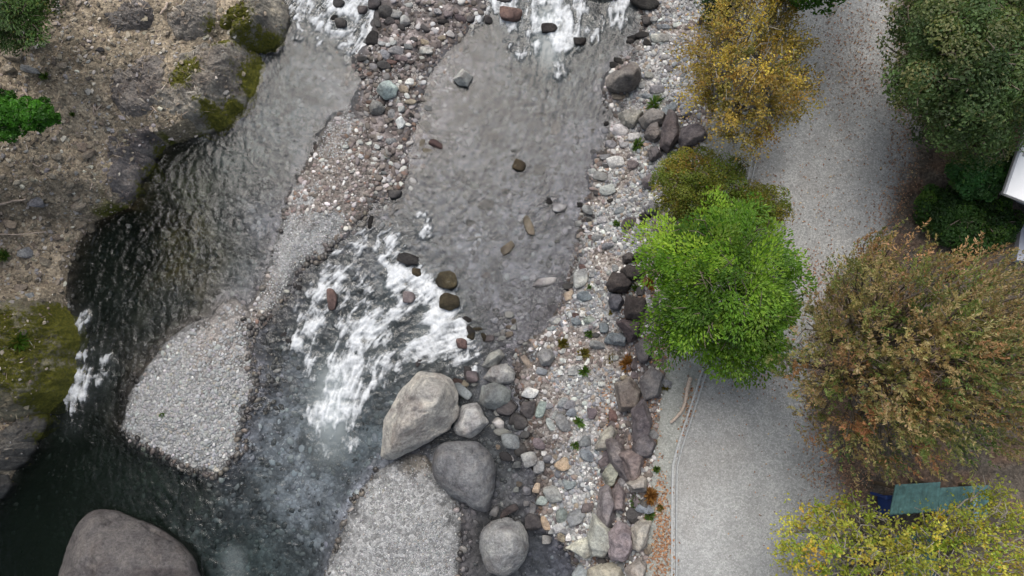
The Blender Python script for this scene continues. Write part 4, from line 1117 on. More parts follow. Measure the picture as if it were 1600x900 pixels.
def outcrop(poly, h, tone, label, rough=.4, bias=0.0):
    a = np.array(poly, float); q = place(a[:, 0], a[:, 1], h * .6)[:, :2]
    c = q.mean(0); d = q - c; th = np.arctan2(d[:, 1], d[:, 0]); r = np.hypot(d[:, 0], d[:, 1]); o = np.argsort(th)
    th, r = th[o], r[o]
    A, R = 260, 95
    T = np.linspace(-math.pi, math.pi, A, endpoint=False)
    rr = np.interp(T, np.concatenate([th - 2 * math.pi, th, th + 2 * math.pi]), np.concatenate([r, r, r]))
    S = np.linspace(0.01, 1.12, R)
    x = c[0] + np.outer(S, rr * np.cos(T)); y = c[1] + np.outer(S, rr * np.sin(T))
    x2 = x + .10 * (fbm(x, y, 4, 3, 60) - .5); y2 = y + .10 * (fbm(x, y, 4, 3, 61) - .5)
    prof = (1 - np.clip(S / 1.0, 0, 1.3) ** 5)[:, None]
    g = hgt(c[0], c[1]); gb = hgt(x, y)
    sm = np.where(S[:, None] < 2, .5 * gb + .5 * g, gb)
    rg = ridged(x2, y2, 1.5, 6, int(rng.randint(50))); fb = fbm(x2, y2, 1.0, 4, int(rng.randint(50)))
    # stepped blocks give the broken faces
    stepn = fbm(x2, y2, 1.7, 4, 62) * 7; stp = (np.floor(stepn) + sstep(.7, 1, stepn - np.floor(stepn))) / 7
    crk = ridged(x2, y2, 2.6, 4, 64) ** 3
    z = sm + h * prof * (.35 + .7 * stp + rough * (rg - .55) + .5 * (fb - .5)) - .25 * (1 - prof.clip(0, 1)) + (fbm(x, y, 7, 5, 63, .65) - .5) * .24 - .14 * crk
    cx_, cy_ = proj(x, y, 0 * x + g + h * .6)
    ms = np.zeros_like(x) - .12 + bias
    for mx, my, mr in MOSS: ms = np.maximum(ms, .34 * sstep(mr * 2.2, mr * .3, np.hypot(cx_ - mx, cy_ - my)))
    edge = sstep(.75, 1.0, S)[:, None] * .10 * (cx_ > 0); ms = ms + edge
    OUTS.append((c, rr, A, R, z))
    Vv = np.stack([x2, y2, z], -1).reshape(-1, 3)
    i = np.arange(R - 1)[:, None] * A; j = np.arange(A)[None]
    F = np.stack([i + j, i + (j + 1) % A, i + A + (j + 1) % A, i + A + j], -1)[:, :, ::-1].reshape(-1, 4)[:, ::-1]
    o_ = add("rock_outcrop", new_mesh("rock_outcrop", Vv - np.array([c[0], c[1], 0]), F, M["mossy_rock"], True, {"moss": ms.ravel()}), None, (c[0], c[1], 0))
    o_.color = (*tone, 1)
    return tag(o_, label, "rock outcrop", "rock outcrops on the left bank")
outcrop([(325, 40), (345, 10), (372, -5), (410, -30), (434, -10), (437, 55), (420, 72), (395, 75), (385, 60), (350, 60)], .5, (.33, .305, .26), "moss patched rock knob jutting into the river at top left")
outcrop([(255, 95), (290, 60), (335, 50), (385, 70), (397, 90), (390, 135), (360, 178), (340, 200), (300, 212), (255, 205), (235, 170), (240, 125)], .45, (.34, .315, .275), "broad grey outcrop with ochre moss along the inner river bend")
outcrop([(150, 195), (190, 185), (240, 200), (285, 208), (260, 232), (240, 246), (222, 280), (200, 318), (165, 310), (150, 260)], .42, (.27, .245, .235), "dark purplish outcrop above the brown pool on the left bank", bias=-.05)
outcrop([(160, 95), (200, 75), (250, 70), (262, 100), (240, 150), (215, 185), (175, 175), (160, 135)], .3, (.31, .28, .255), "mid slope grey brown outcrop away from the water", bias=-.1)
outcrop([(145, 30), (165, 5), (205, -10), (240, 5), (242, 25), (205, 42), (170, 48)], .3, (.22, .205, .195), "dark grey rock hump near the top edge of the left slope", bias=-.15)
outcrop([(250, 25), (285, 0), (330, -10), (335, 30), (310, 55), (270, 60)], .28, (.30, .275, .245), "low lichen grey outcrop between slope and mossy knob", bias=-.05)
outcrop([(-40, 470), (20, 455), (65, 462), (96, 480), (107, 505), (106, 560), (98, 615), (70, 640), (20, 660), (-50, 660)], .65, (.27, .25, .18), "moss covered rock block at the left edge beside the small cascade", bias=.07)
outcrop([(-40, 690), (10, 670), (40, 645), (66, 645), (60, 690), (40, 715), (15, 735), (-30, 740)], .5, (.18, .17, .155), "low grey rock with moss tufts below the moss covered block", bias=.0)
outcrop([(-50, 745), (-5, 735), (16, 752), (10, 775), (-30, 790)], .4, (.17, .165, .155), "small grey rock at the left edge by the dark pool", bias=-.1)

# angular chips and broken twigs on the left slope, also lying on the rock
vv = rng.uniform(-30, 900, 22000); uu = xL(vv) - rng.uniform(-2, 470, len(vv)); P0 = P(uu, vv, 0)[:, :2]; P0 = P0[uu > -60]
zs = surf(P0[:, 0], P0[:, 1]); k = (zs - hgt(P0[:, 0], P0[:, 1]) < .02) | (rng.rand(len(P0)) < .10); P0 = P0[k]
pebbles("slope_debris", P0, sizes(len(P0), .035, .17, 3.2), palette(len(P0), SOILP) * 1.45, flat=.5, small=True, zf=surf, rough=.75, smooth=False)
vv = rng.uniform(-30, 700, 3600); uu = xL(vv) - rng.uniform(4, 470, len(vv)); P0 = P(uu, vv, 0)[:, :2]; P0_tw = P0[uu > -60]
# ------------------------------------------------------------------ leaves, trees, plants
def leaf_quads(c, a, n, L, Wd, fold=.15):
    a = a / (np.linalg.norm(a, axis=1, keepdims=True) + 1e-9)
    b = np.cross(n, a); b /= np.linalg.norm(b, axis=1, keepdims=True) + 1e-9
    n2 = np.cross(a, b)
    L = L[:, None]; Wd = Wd[:, None]
    V4 = np.stack([c - a * L * .5, c + b * Wd * .5 + n2 * Wd * fold, c + a * L * .5, c - b * Wd * .5 + n2 * Wd * fold], 1)
    return V4.reshape(-1, 3), np.arange(len(c) * 4).reshape(-1, 4)

def unit(v): return v / (np.linalg.norm(v, axis=-1, keepdims=True) + 1e-9)

def spray(kind, c, out, rad, nl, r):
    """leaf centres, axes, normals for one clump at c, growing towards out"""
    if kind == 'fan':                               # flat drooping sprays, leaflets along spreading ribs
        P_, A_, N_ = [], [], []
        for k in range(5):
            d = unit(out * .9 + r.randn(3) * np.array([.7, .7, .25])); d[2] = d[2] * .4 + r.uniform(-.1, .35); d = unit(d)
            side = unit(np.cross(d, [0, 0, 1.0])); nn = unit(np.cross(side, d) + r.randn(3) * .2)
            m_ = nl // 5
            t = r.rand(m_) ** .7; s = (r.rand(m_) * 2 - 1)
            o0 = c + r.randn(3) * rad * np.array([.3, .3, .22]) - d * rad * .5
            pp = o0 + d * (t * rad * 1.35)[:, None] + side * (s * rad * .5 * np.sin(np.clip(t, .1, 1) * 2.6))[:, None] - np.array([0, 0, 1.0]) * ((t ** 2) * rad * .25 + np.abs(s) * rad * .08)[:, None]
            ax = d * (.6 + t)[:, None] + side * s[:, None] * 1.1 + r.randn(m_, 3) * .2
            P_.append(pp); A_.append(ax); N_.append(np.broadcast_to(nn, (m_, 3)) + r.randn(m_, 3) * .5)
        return np.concatenate(P_), np.concatenate(A_), np.concatenate(N_)
    if kind == 'plume':                             # upright feathery shoots
        P_, A_, N_ = [], [], []
        ns = 7; m_ = nl // ns
        for k in range(ns):
            d = unit(out * .55 + np.array([0, 0, .95]) + r.randn(3) * .33)
            side = unit(np.cross(d, r.randn(3)))
            o0 = c + r.randn(3) * rad * np.array([.42, .42, .2]) - d * rad * .6
            t = r.rand(m_) ; ang = r.uniform(0, 6.28, m_); s2 = np.cross(d, side)
            q = side * np.cos(ang)[:, None] + s2 * np.sin(ang)[:, None]
            pp = o0 + d * (t * rad * 1.7)[:, None] + q * (rad * .16 * (1.15 - t))[:, None]
            P_.append(pp); A_.append(d + q * .9 + r.randn(m_, 3) * .25); N_.append(q * .5 + np.array([0, 0, .8]) + r.randn(m_, 3) * .4)
        return np.concatenate(P_), np.concatenate(A_), np.concatenate(N_)
    if kind == 'twig':                              # loose leaves strung along a few twigs
        P_, A_, N_ = [], [], []
        ns = 6; m_ = nl // ns
        for k in range(ns):
            d = unit(out * .8 + np.array([0, 0, .35]) + r.randn(3) * .6)
            o0 = c - d * rad * .5
            t = r.rand(m_)
            P_.append(o0 + d * (t * rad * 1.7)[:, None] + r.randn(m_, 3) * rad * .13); A_.append(d * .6 + r.randn(m_, 3) * .6); N_.append(np.array([0, 0, 1.0]) + r.randn(m_, 3) * .5)
        return np.concatenate(P_), np.concatenate(A_), np.concatenate(N_)
    d = unit(r.randn(nl, 3)); d[:, 2] = np.abs(d[:, 2]) * 1.0 - .25
    pp = c + d * (rad * r.uniform(.55, 1.0, nl) ** .6)[:, None] * np.array([1, 1, .75])
    return pp, np.cross(d, r.randn(nl, 3)) + d * .3, d * .9 + np.array([0, 0, .5]) + r.randn(nl, 3) * .45

def tree(name, label, cat, poly, zb, zt, n, kind, rad, nl, leaf, cols, trunk_r=.12, bark="bark", group=None, base=None, inner=.35, nlimb=7, inset=.4, seed=1, twigs=True, dome=.5, centers=None):
    r = np.random.RandomState(seed)
    if centers is not None: poly = [(0, 0), (900, 0), (900, 900), (0, 900)]
    a = np.array(poly, float); pxr = rad / .02
    cen = []; tries = 0
    area = None
    U_ = np.linspace(a[:, 0].min(), a[:, 0].max(), 90); V_ = np.linspace(a[:, 1].min(), a[:, 1].max(), 90); UU, VV = np.meshgrid(U_, V_)
    mx = poly_sdf(a, UU, VV).max(); mind = .62 * math.sqrt((poly_sdf(a, UU, VV) > 0).mean() * np.ptp(a[:, 0]) * np.ptp(a[:, 1]) / n)
    while centers is None and len(cen) < n and tries < n * 60:
        tries += 1
        u, v = r.uniform(a[:, 0].min(), a[:, 0].max()), r.uniform(a[:, 1].min(), a[:, 1].max())
        e = poly_sdf(a, np.array([u]), np.array([v]))[0]
        if e < pxr * inset * r.uniform(.6, 1.3): continue
        if tries < n * 40 and any((u - q[0]) ** 2 + (v - q[1]) ** 2 < mind * mind for q in cen): continue
        cen.append((u, v, e / mx))
    cen = np.array(cen) if centers is None else np.full((len(centers), 3), .5); n = len(cen)
    e = np.clip(cen[:, 2], 0, 1)
    lump = r.rand(n) ** 2 * inner * (zt - zb)
    z = zb + (zt - zb) * (1 - (1 - e) ** 2) ** dome - lump
    C_ = P(cen[:, 0], cen[:, 1], z) if centers is None else np.array(centers, float)
    top = C_.mean(0)
    if base is None:
        bx, by = top[0], top[1]
    else:
        bx, by = P(*base, 1.3)[:2]
    gz = float(hgt(np.array(bx), np.array(by))) - .05
    T = root(name, (bx, by, gz), label, cat, group)
    og = np.array([bx, by, gz])
    # limbs
    fork = np.array([bx * .8 + top[0] * .2, by * .8 + top[1] * .2, gz + (zb - gz) * .55 + .2])
    k = min(nlimb, n); lab = np.zeros(n, int)
    ang = np.arctan2(C_[:, 1] - top[1], C_[:, 0] - top[0]); lab = ((ang + math.pi) / (2 * math.pi) * k).astype(int) % k
    limbs = []
    for i in range(k):
        m_ = np.where(lab == i)[0]
        if len(m_) == 0: continue
        mid = C_[m_].mean(0); mid[2] = max(fork[2] + .15, mid[2] - .45 * (zt - zb))
        hub = fork + (mid - fork) * .7
        parts = [tube(np.array([fork - og, fork * .6 + hub * .4 + r.randn(3) * .06 + [0, 0, .1] - og, hub - og]), [trunk_r * .62, trunk_r * .5, trunk_r * .4], 7)]
        if twigs:
            for q in m_:
                t0 = fork + (hub - fork) * r.uniform(.5, 1.0)
                e_ = C_[q] + r.randn(3) * rad * .15
                mm_ = t0 * .5 + e_ * .5 + r.randn(3) * .12; mm_[2] += .05
                parts.append(tube(np.array([t0, t0 * .65 + mm_ * .35 + r.randn(3) * .03, mm_, mm_ * .4 + e_ * .6 + r.randn(3) * .04, e_]) - og, np.array([.30, .24, .18, .12, .05]) * trunk_r + .004, 5))
                for tw in range(3 if kind in ('twig', 'fan') else 2):
                    e2 = C_[q] + unit(r.randn(3)) * rad * .9
                    parts.append(tube(np.array([mm_ * .4 + e_ * .6, (e_ + e2) / 2 + r.randn(3) * .04, e2]) - og, np.array([.10, .07, .03]) * trunk_r + .003, 4))
        Vv, F = merge(parts); limbs.append((Vv, F))
    tr_pts = np.array([og - [0, 0, .15], og * .7 + fork * .3 + r.randn(3) * .04, fork]) - og
    Vv, F = tube(tr_pts, [trunk_r * 1.35, trunk_r, trunk_r * .8], 10)
    add("trunk", new_mesh("trunk", Vv, F, M[bark]), T)
    for Vv, F in limbs: add("limb", new_mesh("limb", Vv, F, M[bark]), T)
    # crown
    Ps, As, Ns, Cs = [], [], [], []
    items = np.array([c for c, _ in cols]); pr = np.array([q for _, q in cols], float); pr /= pr.sum()
    for q in range(n):
        out = unit(np.array([C_[q, 0] - top[0], C_[q, 1] - top[1], .15]))
        m_ = int(nl * r.uniform(.7, 1.3))
        p_, a_, n_ = spray(kind, C_[q], out, rad * r.uniform(.75, 1.2), m_, r)
        base_c = items[r.choice(len(items), p=pr)] * .6 + items[r.choice(len(items), p=pr)] * .4
        cc = base_c * r.uniform(.82, 1.18, (len(p_), 1)) * r.uniform(.93, 1.07, (len(p_), 3))
        cc = cc * r.uniform(.62, 1.25); odd = r.rand(len(p_)) < .16; cc[odd] = items[r.choice(len(items), odd.sum(), p=pr)]
        Ps.append(p_); As.append(a_); Ns.append(n_); Cs.append(cc * (1.22 if kind in ('plume', 'twig') and bark != 'x' else 1.0))
    Pa, Aa, Na, Ca = (np.concatenate(x) for x in (Ps, As, Ns, Cs))
    L = leaf[0] * r.uniform(.7, 1.3, len(Pa)); Wd = leaf[1] * r.uniform(.7, 1.3, len(Pa))
    Vv, F = leaf_quads(Pa - og, Aa, Na, L, Wd)
    add("crown", new_mesh("crown", Vv, F, M["leaf"], False, {"tint": np.repeat(Ca, 4, 0)}), T)
    return T

BG = [(.105, .225, .016), (.155, .285, .020), (.045, .115, .012), (.24, .365, .035)]
tree("maple_tree", "bright green maple tree in the middle of the path edge", "tree",
     [(1020, 395), (1030, 360), (1075, 350), (1105, 330), (1140, 318), (1180, 322), (1215, 350), (1245, 370), (1250, 400), (1272, 430), (1255, 460), (1250, 500), (1228, 520), (1222, 560), (1200, 575), (1175, 580), (1160, 560), (1120, 565), (1090, 548), (1060, 545), (1030, 550), (1008, 530), (1005, 505), (1030, 495), (1025, 450), (1018, 430)],
     2.6, 5.3, 80, 'fan', .55, 440, (.085, .04), list(zip(BG, (4, 3, 3, 2))), .12, seed=3, inner=.6, base=(1085, 470), inset=.6, dome=.6)
GO = [((.33, .235, .055), 4), ((.38, .28, .07), 3), ((.25, .19, .05), 4), ((.19, .19, .05), 3), ((.62, .48, .07), 1.2), ((.25, .14, .035), 2)]
tree("golden_tree", "thin golden brown tree at the top of the path edge", "tree",
     [(1085, 60), (1100, 25), (1130, -20), (1170, -45), (1230, -40), (1255, -10), (1245, 40), (1255, 80), (1268, 120), (1262, 155), (1240, 185), (1215, 190), (1195, 230), (1165, 235), (1130, 220), (1110, 190), (1085, 160), (1070, 120), (1065, 85)],
     2.6, 5.0, 112, 'twig', .45, 190, (.06, .04), GO, .10, "pale_bark", seed=5, inner=.6, base=(1140, 180))
OC = [((.19, .225, .035), 4), ((.27, .25, .045), 2.5), ((.14, .20, .028), 4.5), ((.30, .2, .035), 1.5), ((.09, .11, .014), 2)]
tree("ochre_tree", "low ochre green mounded tree behind the bright green maple", "tree",
     [(1022, 300), (1022, 265), (1045, 242), (1080, 235), (1120, 235), (1155, 250), (1170, 275), (1195, 292), (1225, 300), (1240, 330), (1225, 350), (1180, 340), (1140, 335), (1100, 345), (1060, 352), (1035, 335)],
     2.0, 3.2, 95, 'ball', .27, 260, (.055, .032), OC, .09, seed=7, inner=.3, base=(1090, 300), inset=.5)
BR = [((.28, .21, .10), 5), ((.36, .27, .14), 3.5), ((.19, .215, .07), 4), ((.10, .165, .045), 5), ((.46, .34, .20), 1.2), ((.36, .18, .095), 2)]
tree("zelkova_tree", "largest tree with feathery brown green crown right of the path", "tree",
     [(1308, 400), (1362, 368), (1430, 380), (1480, 385), (1540, 400), (1600, 400), (1680, 420), (1700, 560), (1680, 680), (1600, 720), (1540, 700), (1480, 715), (1420, 740), (1335, 735), (1290, 700), (1256, 640), (1224, 600), (1214, 560), (1236, 510), (1276, 460)],
     3.2, 7.0, 230, 'plume', .42, 260, (.085, .028), BR, .12, 'bark', seed=9, inner=.3, base=(1360, 590), nlimb=9, inset=.5)
DK = [((.09, .15, .055), 4), ((.13, .20, .07), 3), ((.05, .085, .03), 3), ((.19, .205, .085), 2), ((.27, .27, .12), .9)]
tree("evergreen_tree", "large dark green broadleaf tree in the top right corner", "tree",
     [(1395, 60), (1400, 10), (1420, -30), (1500, -60), (1640, -60), (1700, 40), (1690, 170), (1620, 210), (1560, 245), (1500, 250), (1450, 235), (1430, 200), (1405, 175), (1395, 130)],
     3.0, 6.4, 150, 'ball', .46, 330, (.085, .05), DK, .18, seed=11, inner=.45, base=(1470, 150), nlimb=8)
IV = [((.06, .17, .05), 4), ((.09, .22, .06), 3), ((.04, .11, .03), 3), ((.15, .28, .06), 1)]
tree("broadleaf_shrub", "glossy mid green shrub left of the white roof", "shrub",
     [(1485, 262), (1510, 240), (1545, 232), (1584, 228), (1575, 260), (1562, 300), (1550, 308), (1530, 305), (1500, 300)], 1.9, 2.6, 60, 'ball', .26, 240, (.10, .06), IV, .07, seed=13, base=(1510, 280), nlimb=5)
tree("dark_shrub", "dark low shrub with trailing shoots below the white roof", "shrub",
     [(1430, 330), (1440, 300), (1480, 290), (1530, 305), (1580, 310), (1595, 345), (1580, 380), (1540, 395), (1490, 385), (1445, 365)], 1.5, 2.0, 60, 'ball', .26, 220, (.09, .05), [((.04, .10, .022), 4), ((.065, .15, .03), 3), ((.15, .27, .04), 1.4), ((.025, .06, .016), 2)], .06, seed=15, base=(1480, 345), nlimb=5)
YE = [((.40, .39, .07), 4), ((.48, .42, .08), 3), ((.27, .33, .05), 4), ((.58, .36, .05), 1.5), ((.19, .26, .03), 2)]
tree("yellow_tree", "sparse yellow leaved tree with bare pale branches at bottom right", "tree",
     [(1225, 830), (1240, 795), (1290, 780), (1330, 775), (1370, 805), (1420, 812), (1465, 790), (1500, 785), (1540, 755), (1575, 775), (1640, 790), (1660, 900), (1620, 1000), (1400, 1010), (1270, 990), (1235, 930), (1215, 900)],
     3.0, 4.8, 138, 'twig', .40, 110, (.075, .048), YE, .12, "pale_bark", seed=17, inner=.6, base=(1390, 860), nlimb=8, inset=.35)
tree("young_tree", "bright green leafy tree tip at the top edge over the path", "tree",
     [(1180, -60), (1200, -260), (1420, -260), (1400, -40), (1350, -15), (1325, 8), (1290, 10), (1265, -2), (1230, 0), (1200, -10)], 3.6, 6.0, 100, 'ball', .40, 200, (.10, .06), [((.05, .14, .012), 3), ((.03, .09, .01), 3), ((.09, .2, .02), 2)], .10, seed=19, base=(1260, -140), nlimb=5)
tree("fir_tree", "small dark green conifer left of the golden tree top", "tree",
     [(1092, 10), (1100, -30), (1150, -40), (1160, 5), (1140, 40), (1112, 38)], 2.2, 3.6, 26, 'fan', .28, 200, (.06, .025), [((.025, .06, .016), 3), ((.04, .085, .02), 2), ((.018, .04, .012), 2)], .07, seed=21, base=(1110, 10), nlimb=4)
tree("cedar_tree", "dark cedar overhanging the top left corner", "tree",
     [(-60, -40), (40, -60), (80, -20), (82, 20), (75, 45), (55, 65), (30, 72), (-40, 60)], 2.8, 5.2, 48, 'fan', .40, 260, (.09, .03), [((.06, .12, .03), 4), ((.085, .16, .04), 3), ((.035, .075, .022), 3), ((.16, .17, .04), 1.2)], .12, seed=23, base=(5, 30), nlimb=5)
tree("green_bush", "bright green bush on the bare left slope", "shrub",
     [(-40, 150), (10, 142), (40, 155), (65, 158), (92, 178), (90, 192), (70, 198), (45, 205), (20, 222), (-10, 215), (-40, 220)], 3.3, 3.9, 50, 'ball', .17, 150, (.10, .055), [((.05, .17, .015), 4), ((.08, .24, .025), 3), ((.03, .10, .012), 2)], .05, seed=25, base=(25, 185), nlimb=5)

# tall cedars added unseen beyond the left edge so the pools reflect dark crowns
for i_, (tx_c, ty_c, th_c, lb_c) in enumerate([(-15.6, 4.2, 13.5, "tall cedar standing on the slope beyond the dark brown pool"), (-16.4, 1.0, 14.5, "tallest unseen cedar added beyond the left edge"), (-16.8, -2.4, 13.0, "broad unseen cedar added beyond the moss covered block"), (-17.0, -6.0, 13.5, "cedar above the dark bottom pool"), (-15.8, -10.0, 12.5, "unseen cedar added on the bank below the huge smooth boulder")]):
    rr_ = np.random.RandomState(80 + i_); cc_ = []
    for k_ in range(110):
        f_ = rr_.rand() ** .8; rad_ = 2.3 * (1 - f_) ** .8 * math.sqrt(rr_.uniform(.25, 1)) + .1; an_ = rr_.uniform(0, 6.283)
        cc_.append((tx_c + rad_ * math.cos(an_), ty_c + rad_ * math.sin(an_), 4.5 + f_ * (th_c - 4.5)))
    tree("cedar_tree", lb_c, "tree", None, 4.5, th_c, 110, 'fan', .75, 190, (.26, .085), [((.035, .065, .02), 4), ((.05, .085, .026), 3), ((.022, .045, .015), 3)], .24, seed=90 + i_, base=None, nlimb=8, centers=cc_, group="unseen cedars added for dark pool reflections")

pz = np.concatenate([P0_tw, (surf(P0_tw[:, 0], P0_tw[:, 1]) + .03)[:, None]], 1); ax_ = rng.randn(len(pz), 3) * np.array([1, 1, .12])
Vv, F = leaf_quads(pz, ax_, np.array([0, 0, 1.0]) + rng.randn(len(pz), 3) * .3, sizes(len(pz), .08, .38, 2.5), rng.uniform(.012, .03, len(pz)), .3)
tag(add("twig_litter", new_mesh("twig_litter", Vv, F, M["litter"], False, {"tint": np.repeat(palette(len(pz), [((.30, .25, .19), 4), ((.18, .14, .10), 4), ((.46, .42, .36), 1.5), ((.10, .08, .06), 2)]), 4, 0)})), kind="stuff")
# small plants
def weed(px, py, rpx, cols, label, name="weed", cat="weed", n=70, up=.5, group="weeds on the gravel bank", dz=0, L=.09):
    r = rng; p = place(px, py, 0.0); k = np.linalg.norm(p - CAM) / (800 / TAN); R = rpx * k
    d = unit(np.stack([r.randn(n), r.randn(n), np.abs(r.randn(n)) * up + .15], 1)); t = r.rand(n) ** .6
    ln = R * (.45 + .65 * t)
    c = d * (ln * .5)[:, None]
    Vv, F = leaf_quads(c, d, np.array([0, 0, 1.0]) + r.randn(n, 3) * .4, ln, np.minimum(ln * .3, L * .5) * r.uniform(.7, 1.3, n))
    items = np.array(cols); cc = items[r.randint(len(items), size=n)] * r.uniform(.8, 1.2, (n, 1))
    o = add(name, new_mesh(name, Vv, F, M["leaf"], False, {"tint": np.repeat(cc, 4, 0)}), None, (p[0], p[1], p[2] + dz))
    o.scale = (r.uniform(.65, 1.35), r.uniform(.6, 1.1), r.uniform(.7, 1.2)); o.rotation_euler = (r.uniform(-.2, .2), r.uniform(-.2, .2), r.uniform(0, 6.28))
    return tag(o, label, cat, group)
GW = [(.06, .13, .02), (.09, .17, .03), (.045, .09, .018), (.12, .15, .04)]; OW = [(.13, .12, .02), (.10, .09, .02), (.17, .13, .03)]
for x, y, rp, cl, lb in [(1022, 164, 20, GW, "dense green weed tuft right of the big overhanging rock"), (996, 227, 15, GW, "grassy green tuft between edging rocks above the white stone"), (964, 350, 8, GW, "small green sprig left of the ochre tree"),
                         (996, 451, 13, GW, "green sprig growing between the nearly black rocks"), (921, 448, 6, GW, "tiny sprig beside the oval pale grey stone"), (918, 500, 9, GW, "lone dark green sprout among pebbles left of the dark rocks"), (920, 522, 8, GW, "bright yellow green sprout next to the small dark stone"),
                         (955, 488, 5, OW, "tiny yellow plant under the blue black rock"), (913, 580, 13, GW, "green clump on the gravel left of the orange fern"), (880, 537, 14, OW, "thin olive moss patch on the upper gravel"), (912, 552, 13, OW, "ochre moss patch above the green clump"),
                         (905, 660, 11, GW, "fine grassy tuft right of the largest oval stone"), (899, 696, 10, GW, "brightest round green plant on the lower gravel bank"), (725, 620, 6, GW, "green sprig in the gap beside the bluish slab"), (1023, 690, 7, OW, "small plant by the dark wedge-shaped rock"),
                         (1026, 733, 10, GW, "upright green weed at the strip edge"), (993, 783, 14, GW, "vivid green weed left of the bluish flat rock"), (1015, 805, 13, GW, "dark green weed under the bluish flat rock"), (1031, 793, 10, OW, "olive weed right of the bluish flat rock"), (1000, 895, 10, GW, "green weed at the bottom edge of the edging rocks"),
                         (253, 648, 6, GW, "single green sprout on the pale gravel bar"), (1040, 605, 10, OW, "yellow green weed by the driftwood end"), (955, 655, 8, OW, "olive weed above the pale triangular slab"), (955, 560, 8, OW, "faint olive plant left of the orange fern")]:
    weed(x, y, rp, cl, lb, n=int(30 + rp * 5))
RU = [(.24, .11, .03), (.30, .16, .05), (.17, .075, .02)]
weed(984, 567, 23, RU, "orange dead fern clump among the edging rocks", "dead_fern", "fern", 170, .4, None, L=.12)
weed(1017, 775, 16, RU, "rusty dead fern above the bluish flat rock", "dead_fern", "fern", 120, .4, None, L=.1)
weed(1018, 445, 16, RU, "rusty fern at the left side of the bright green maple", "dead_fern", "fern", 120, .4, None, L=.1)
for x, y, rp, cl, lb in [(72, 120, 10, GW, "small green seedling above the bright bush"), (218, 156, 9, [(.05, .1, .02)], "dark green grass tuft on the mid slope outcrop"), (8, 400, 9, GW, "green seedling at the left edge below the stick"),
                         (38, 535, 24, [(.06, .14, .015), (.09, .15, .02)], "leafy green fern on the moss covered block"), (20, 590, 20, [(.12, .13, .02), (.07, .09, .015)], "yellowish fern on the lower moss covered block"), (115, 180, 6, GW, "tiny seedling right of the bright bush")]:
    weed(x, y, rp, cl, lb, n=int(40 + rp * 6), group="plants on the left slope", dz=.25 if y > 500 else .03)

# fallen leaves
def litter(name, uv, cols, L=.075, lift=.015):
    p = place(uv[:, 0], uv[:, 1]); n = len(p); p[:, 2] += rng.uniform(.005, lift, n) + .01
    a = rng.randn(n, 3) * np.array([1, 1, .15]); nn = np.array([0, 0, 1.0]) + rng.randn(n, 3) * .3
    Vv, F = leaf_quads(p, a, nn, L * rng.uniform(.6, 1.3, n), L * .55 * rng.uniform(.6, 1.3, n))
    return tag(add(name, new_mesh(name, Vv, F, M["litter"], False, {"tint": np.repeat(palette(n, cols, .25), 4, 0)})), kind="stuff")
RED = [((.30, .17, .11), 4), ((.24, .14, .095), 4), ((.36, .24, .15), 2.5), ((.15, .10, .075), 2), ((.42, .32, .17), .8)]
def gauss(x, y, sx, sy, n, rot=0):
    a = rng.randn(n, 2) * [sx, sy]; c, s = math.cos(rot), math.sin(rot)
    return np.stack([x + a[:, 0] * c - a[:, 1] * s, y + a[:, 0] * s + a[:, 1] * c], 1)
uv = np.concatenate([gauss(1335, 110, 35, 60, 650), gauss(1330, 45, 40, 40, 250), gauss(1410, 265, 16, 55, 420), gauss(1290, 440, 28, 26, 420), gauss(1312, 735, 28, 22, 420), gauss(1385, 340, 20, 30, 220), gauss(1330, 780, 40, 40, 260), gauss(1250, 250, 60, 90, 110), gauss(1180, 750, 60, 110, 70), gauss(1260, 560, 20, 60, 160), gauss(1270, 660, 14, 50, 200), gauss(1405, 200, 12, 80, 300), gauss(1180, 590, 50, 16, 160), gauss(1120, 480, 40, 70, 150), gauss(1200, 330, 30, 50, 140), gauss(1300, 340, 50, 50, 150)])
litter("fallen_leaves", uv, RED, L=.06)
uv = np.concatenate([gauss(1030, 880, 11, 40, 420), gauss(1036, 830, 7, 30, 200)]); p = None; uv2 = np.concatenate([uv, gauss(1035, 775, 6, 25, 120), gauss(1020, 660, 8, 30, 120), gauss(950, 720, 8, 45, 140), gauss(1075, 640, 5, 25, 90, .25), gauss(1030, 555, 22, 12, 120), gauss(1010, 430, 12, 35, 160), gauss(950, 640, 10, 40, 80)])
litter("rust_leaf_litter", uv2, [((.30, .15, .075), 4), ((.24, .125, .065), 3), ((.40, .25, .15), 2.5), ((.17, .09, .055), 2), ((.3, .27, .23), 1.5)])
uv = np.concatenate([gauss(1075, 110, 14, 45, 260), gauss(1250, 155, 22, 20, 60), gauss(1085, 225, 20, 10, 80)])
litter("yellow_leaf_litter", uv, [((.36, .27, .03), 3), ((.26, .19, .03), 3), ((.2, .13, .04), 2)])

# ------------------------------------------------------------------ kerb, driftwood, sticks
kp = P([a for a, b in KERB], [b for a, b in KERB], 1.3)
tt = np.linspace(0, len(kp) - 1, 160); kx = np.stack([np.interp(tt, np.arange(len(kp)), kp[:, i]) for i in range(2)], 1)
kz = hgt(kx[:, 0], kx[:, 1]).max() * 0 + np.array([hgt(kx[:, 0], kx[:, 1])]).ravel()
tg = unit(np.gradient(kx, axis=0)); nr = np.stack([-tg[:, 1], tg[:, 0]], 1)
prof = [(-.085, -.1), (-.08, .055), (-.045, .065), (-.036, .0), (.024, .0), (.032, .05), (.068, .045), (.08, -.1)]
ring = np.stack([np.concatenate([kx + nr * (-o_), (kz + z_)[:, None]], 1) for o_, z_ in prof], 1)
npf = len(prof); i = np.arange(len(kx) - 1)[:, None] * npf; j = np.arange(npf - 1)[None]
F = np.stack([i + j, i + j + 1, i + npf + j + 1, i + npf + j], -1).reshape(-1, 4)
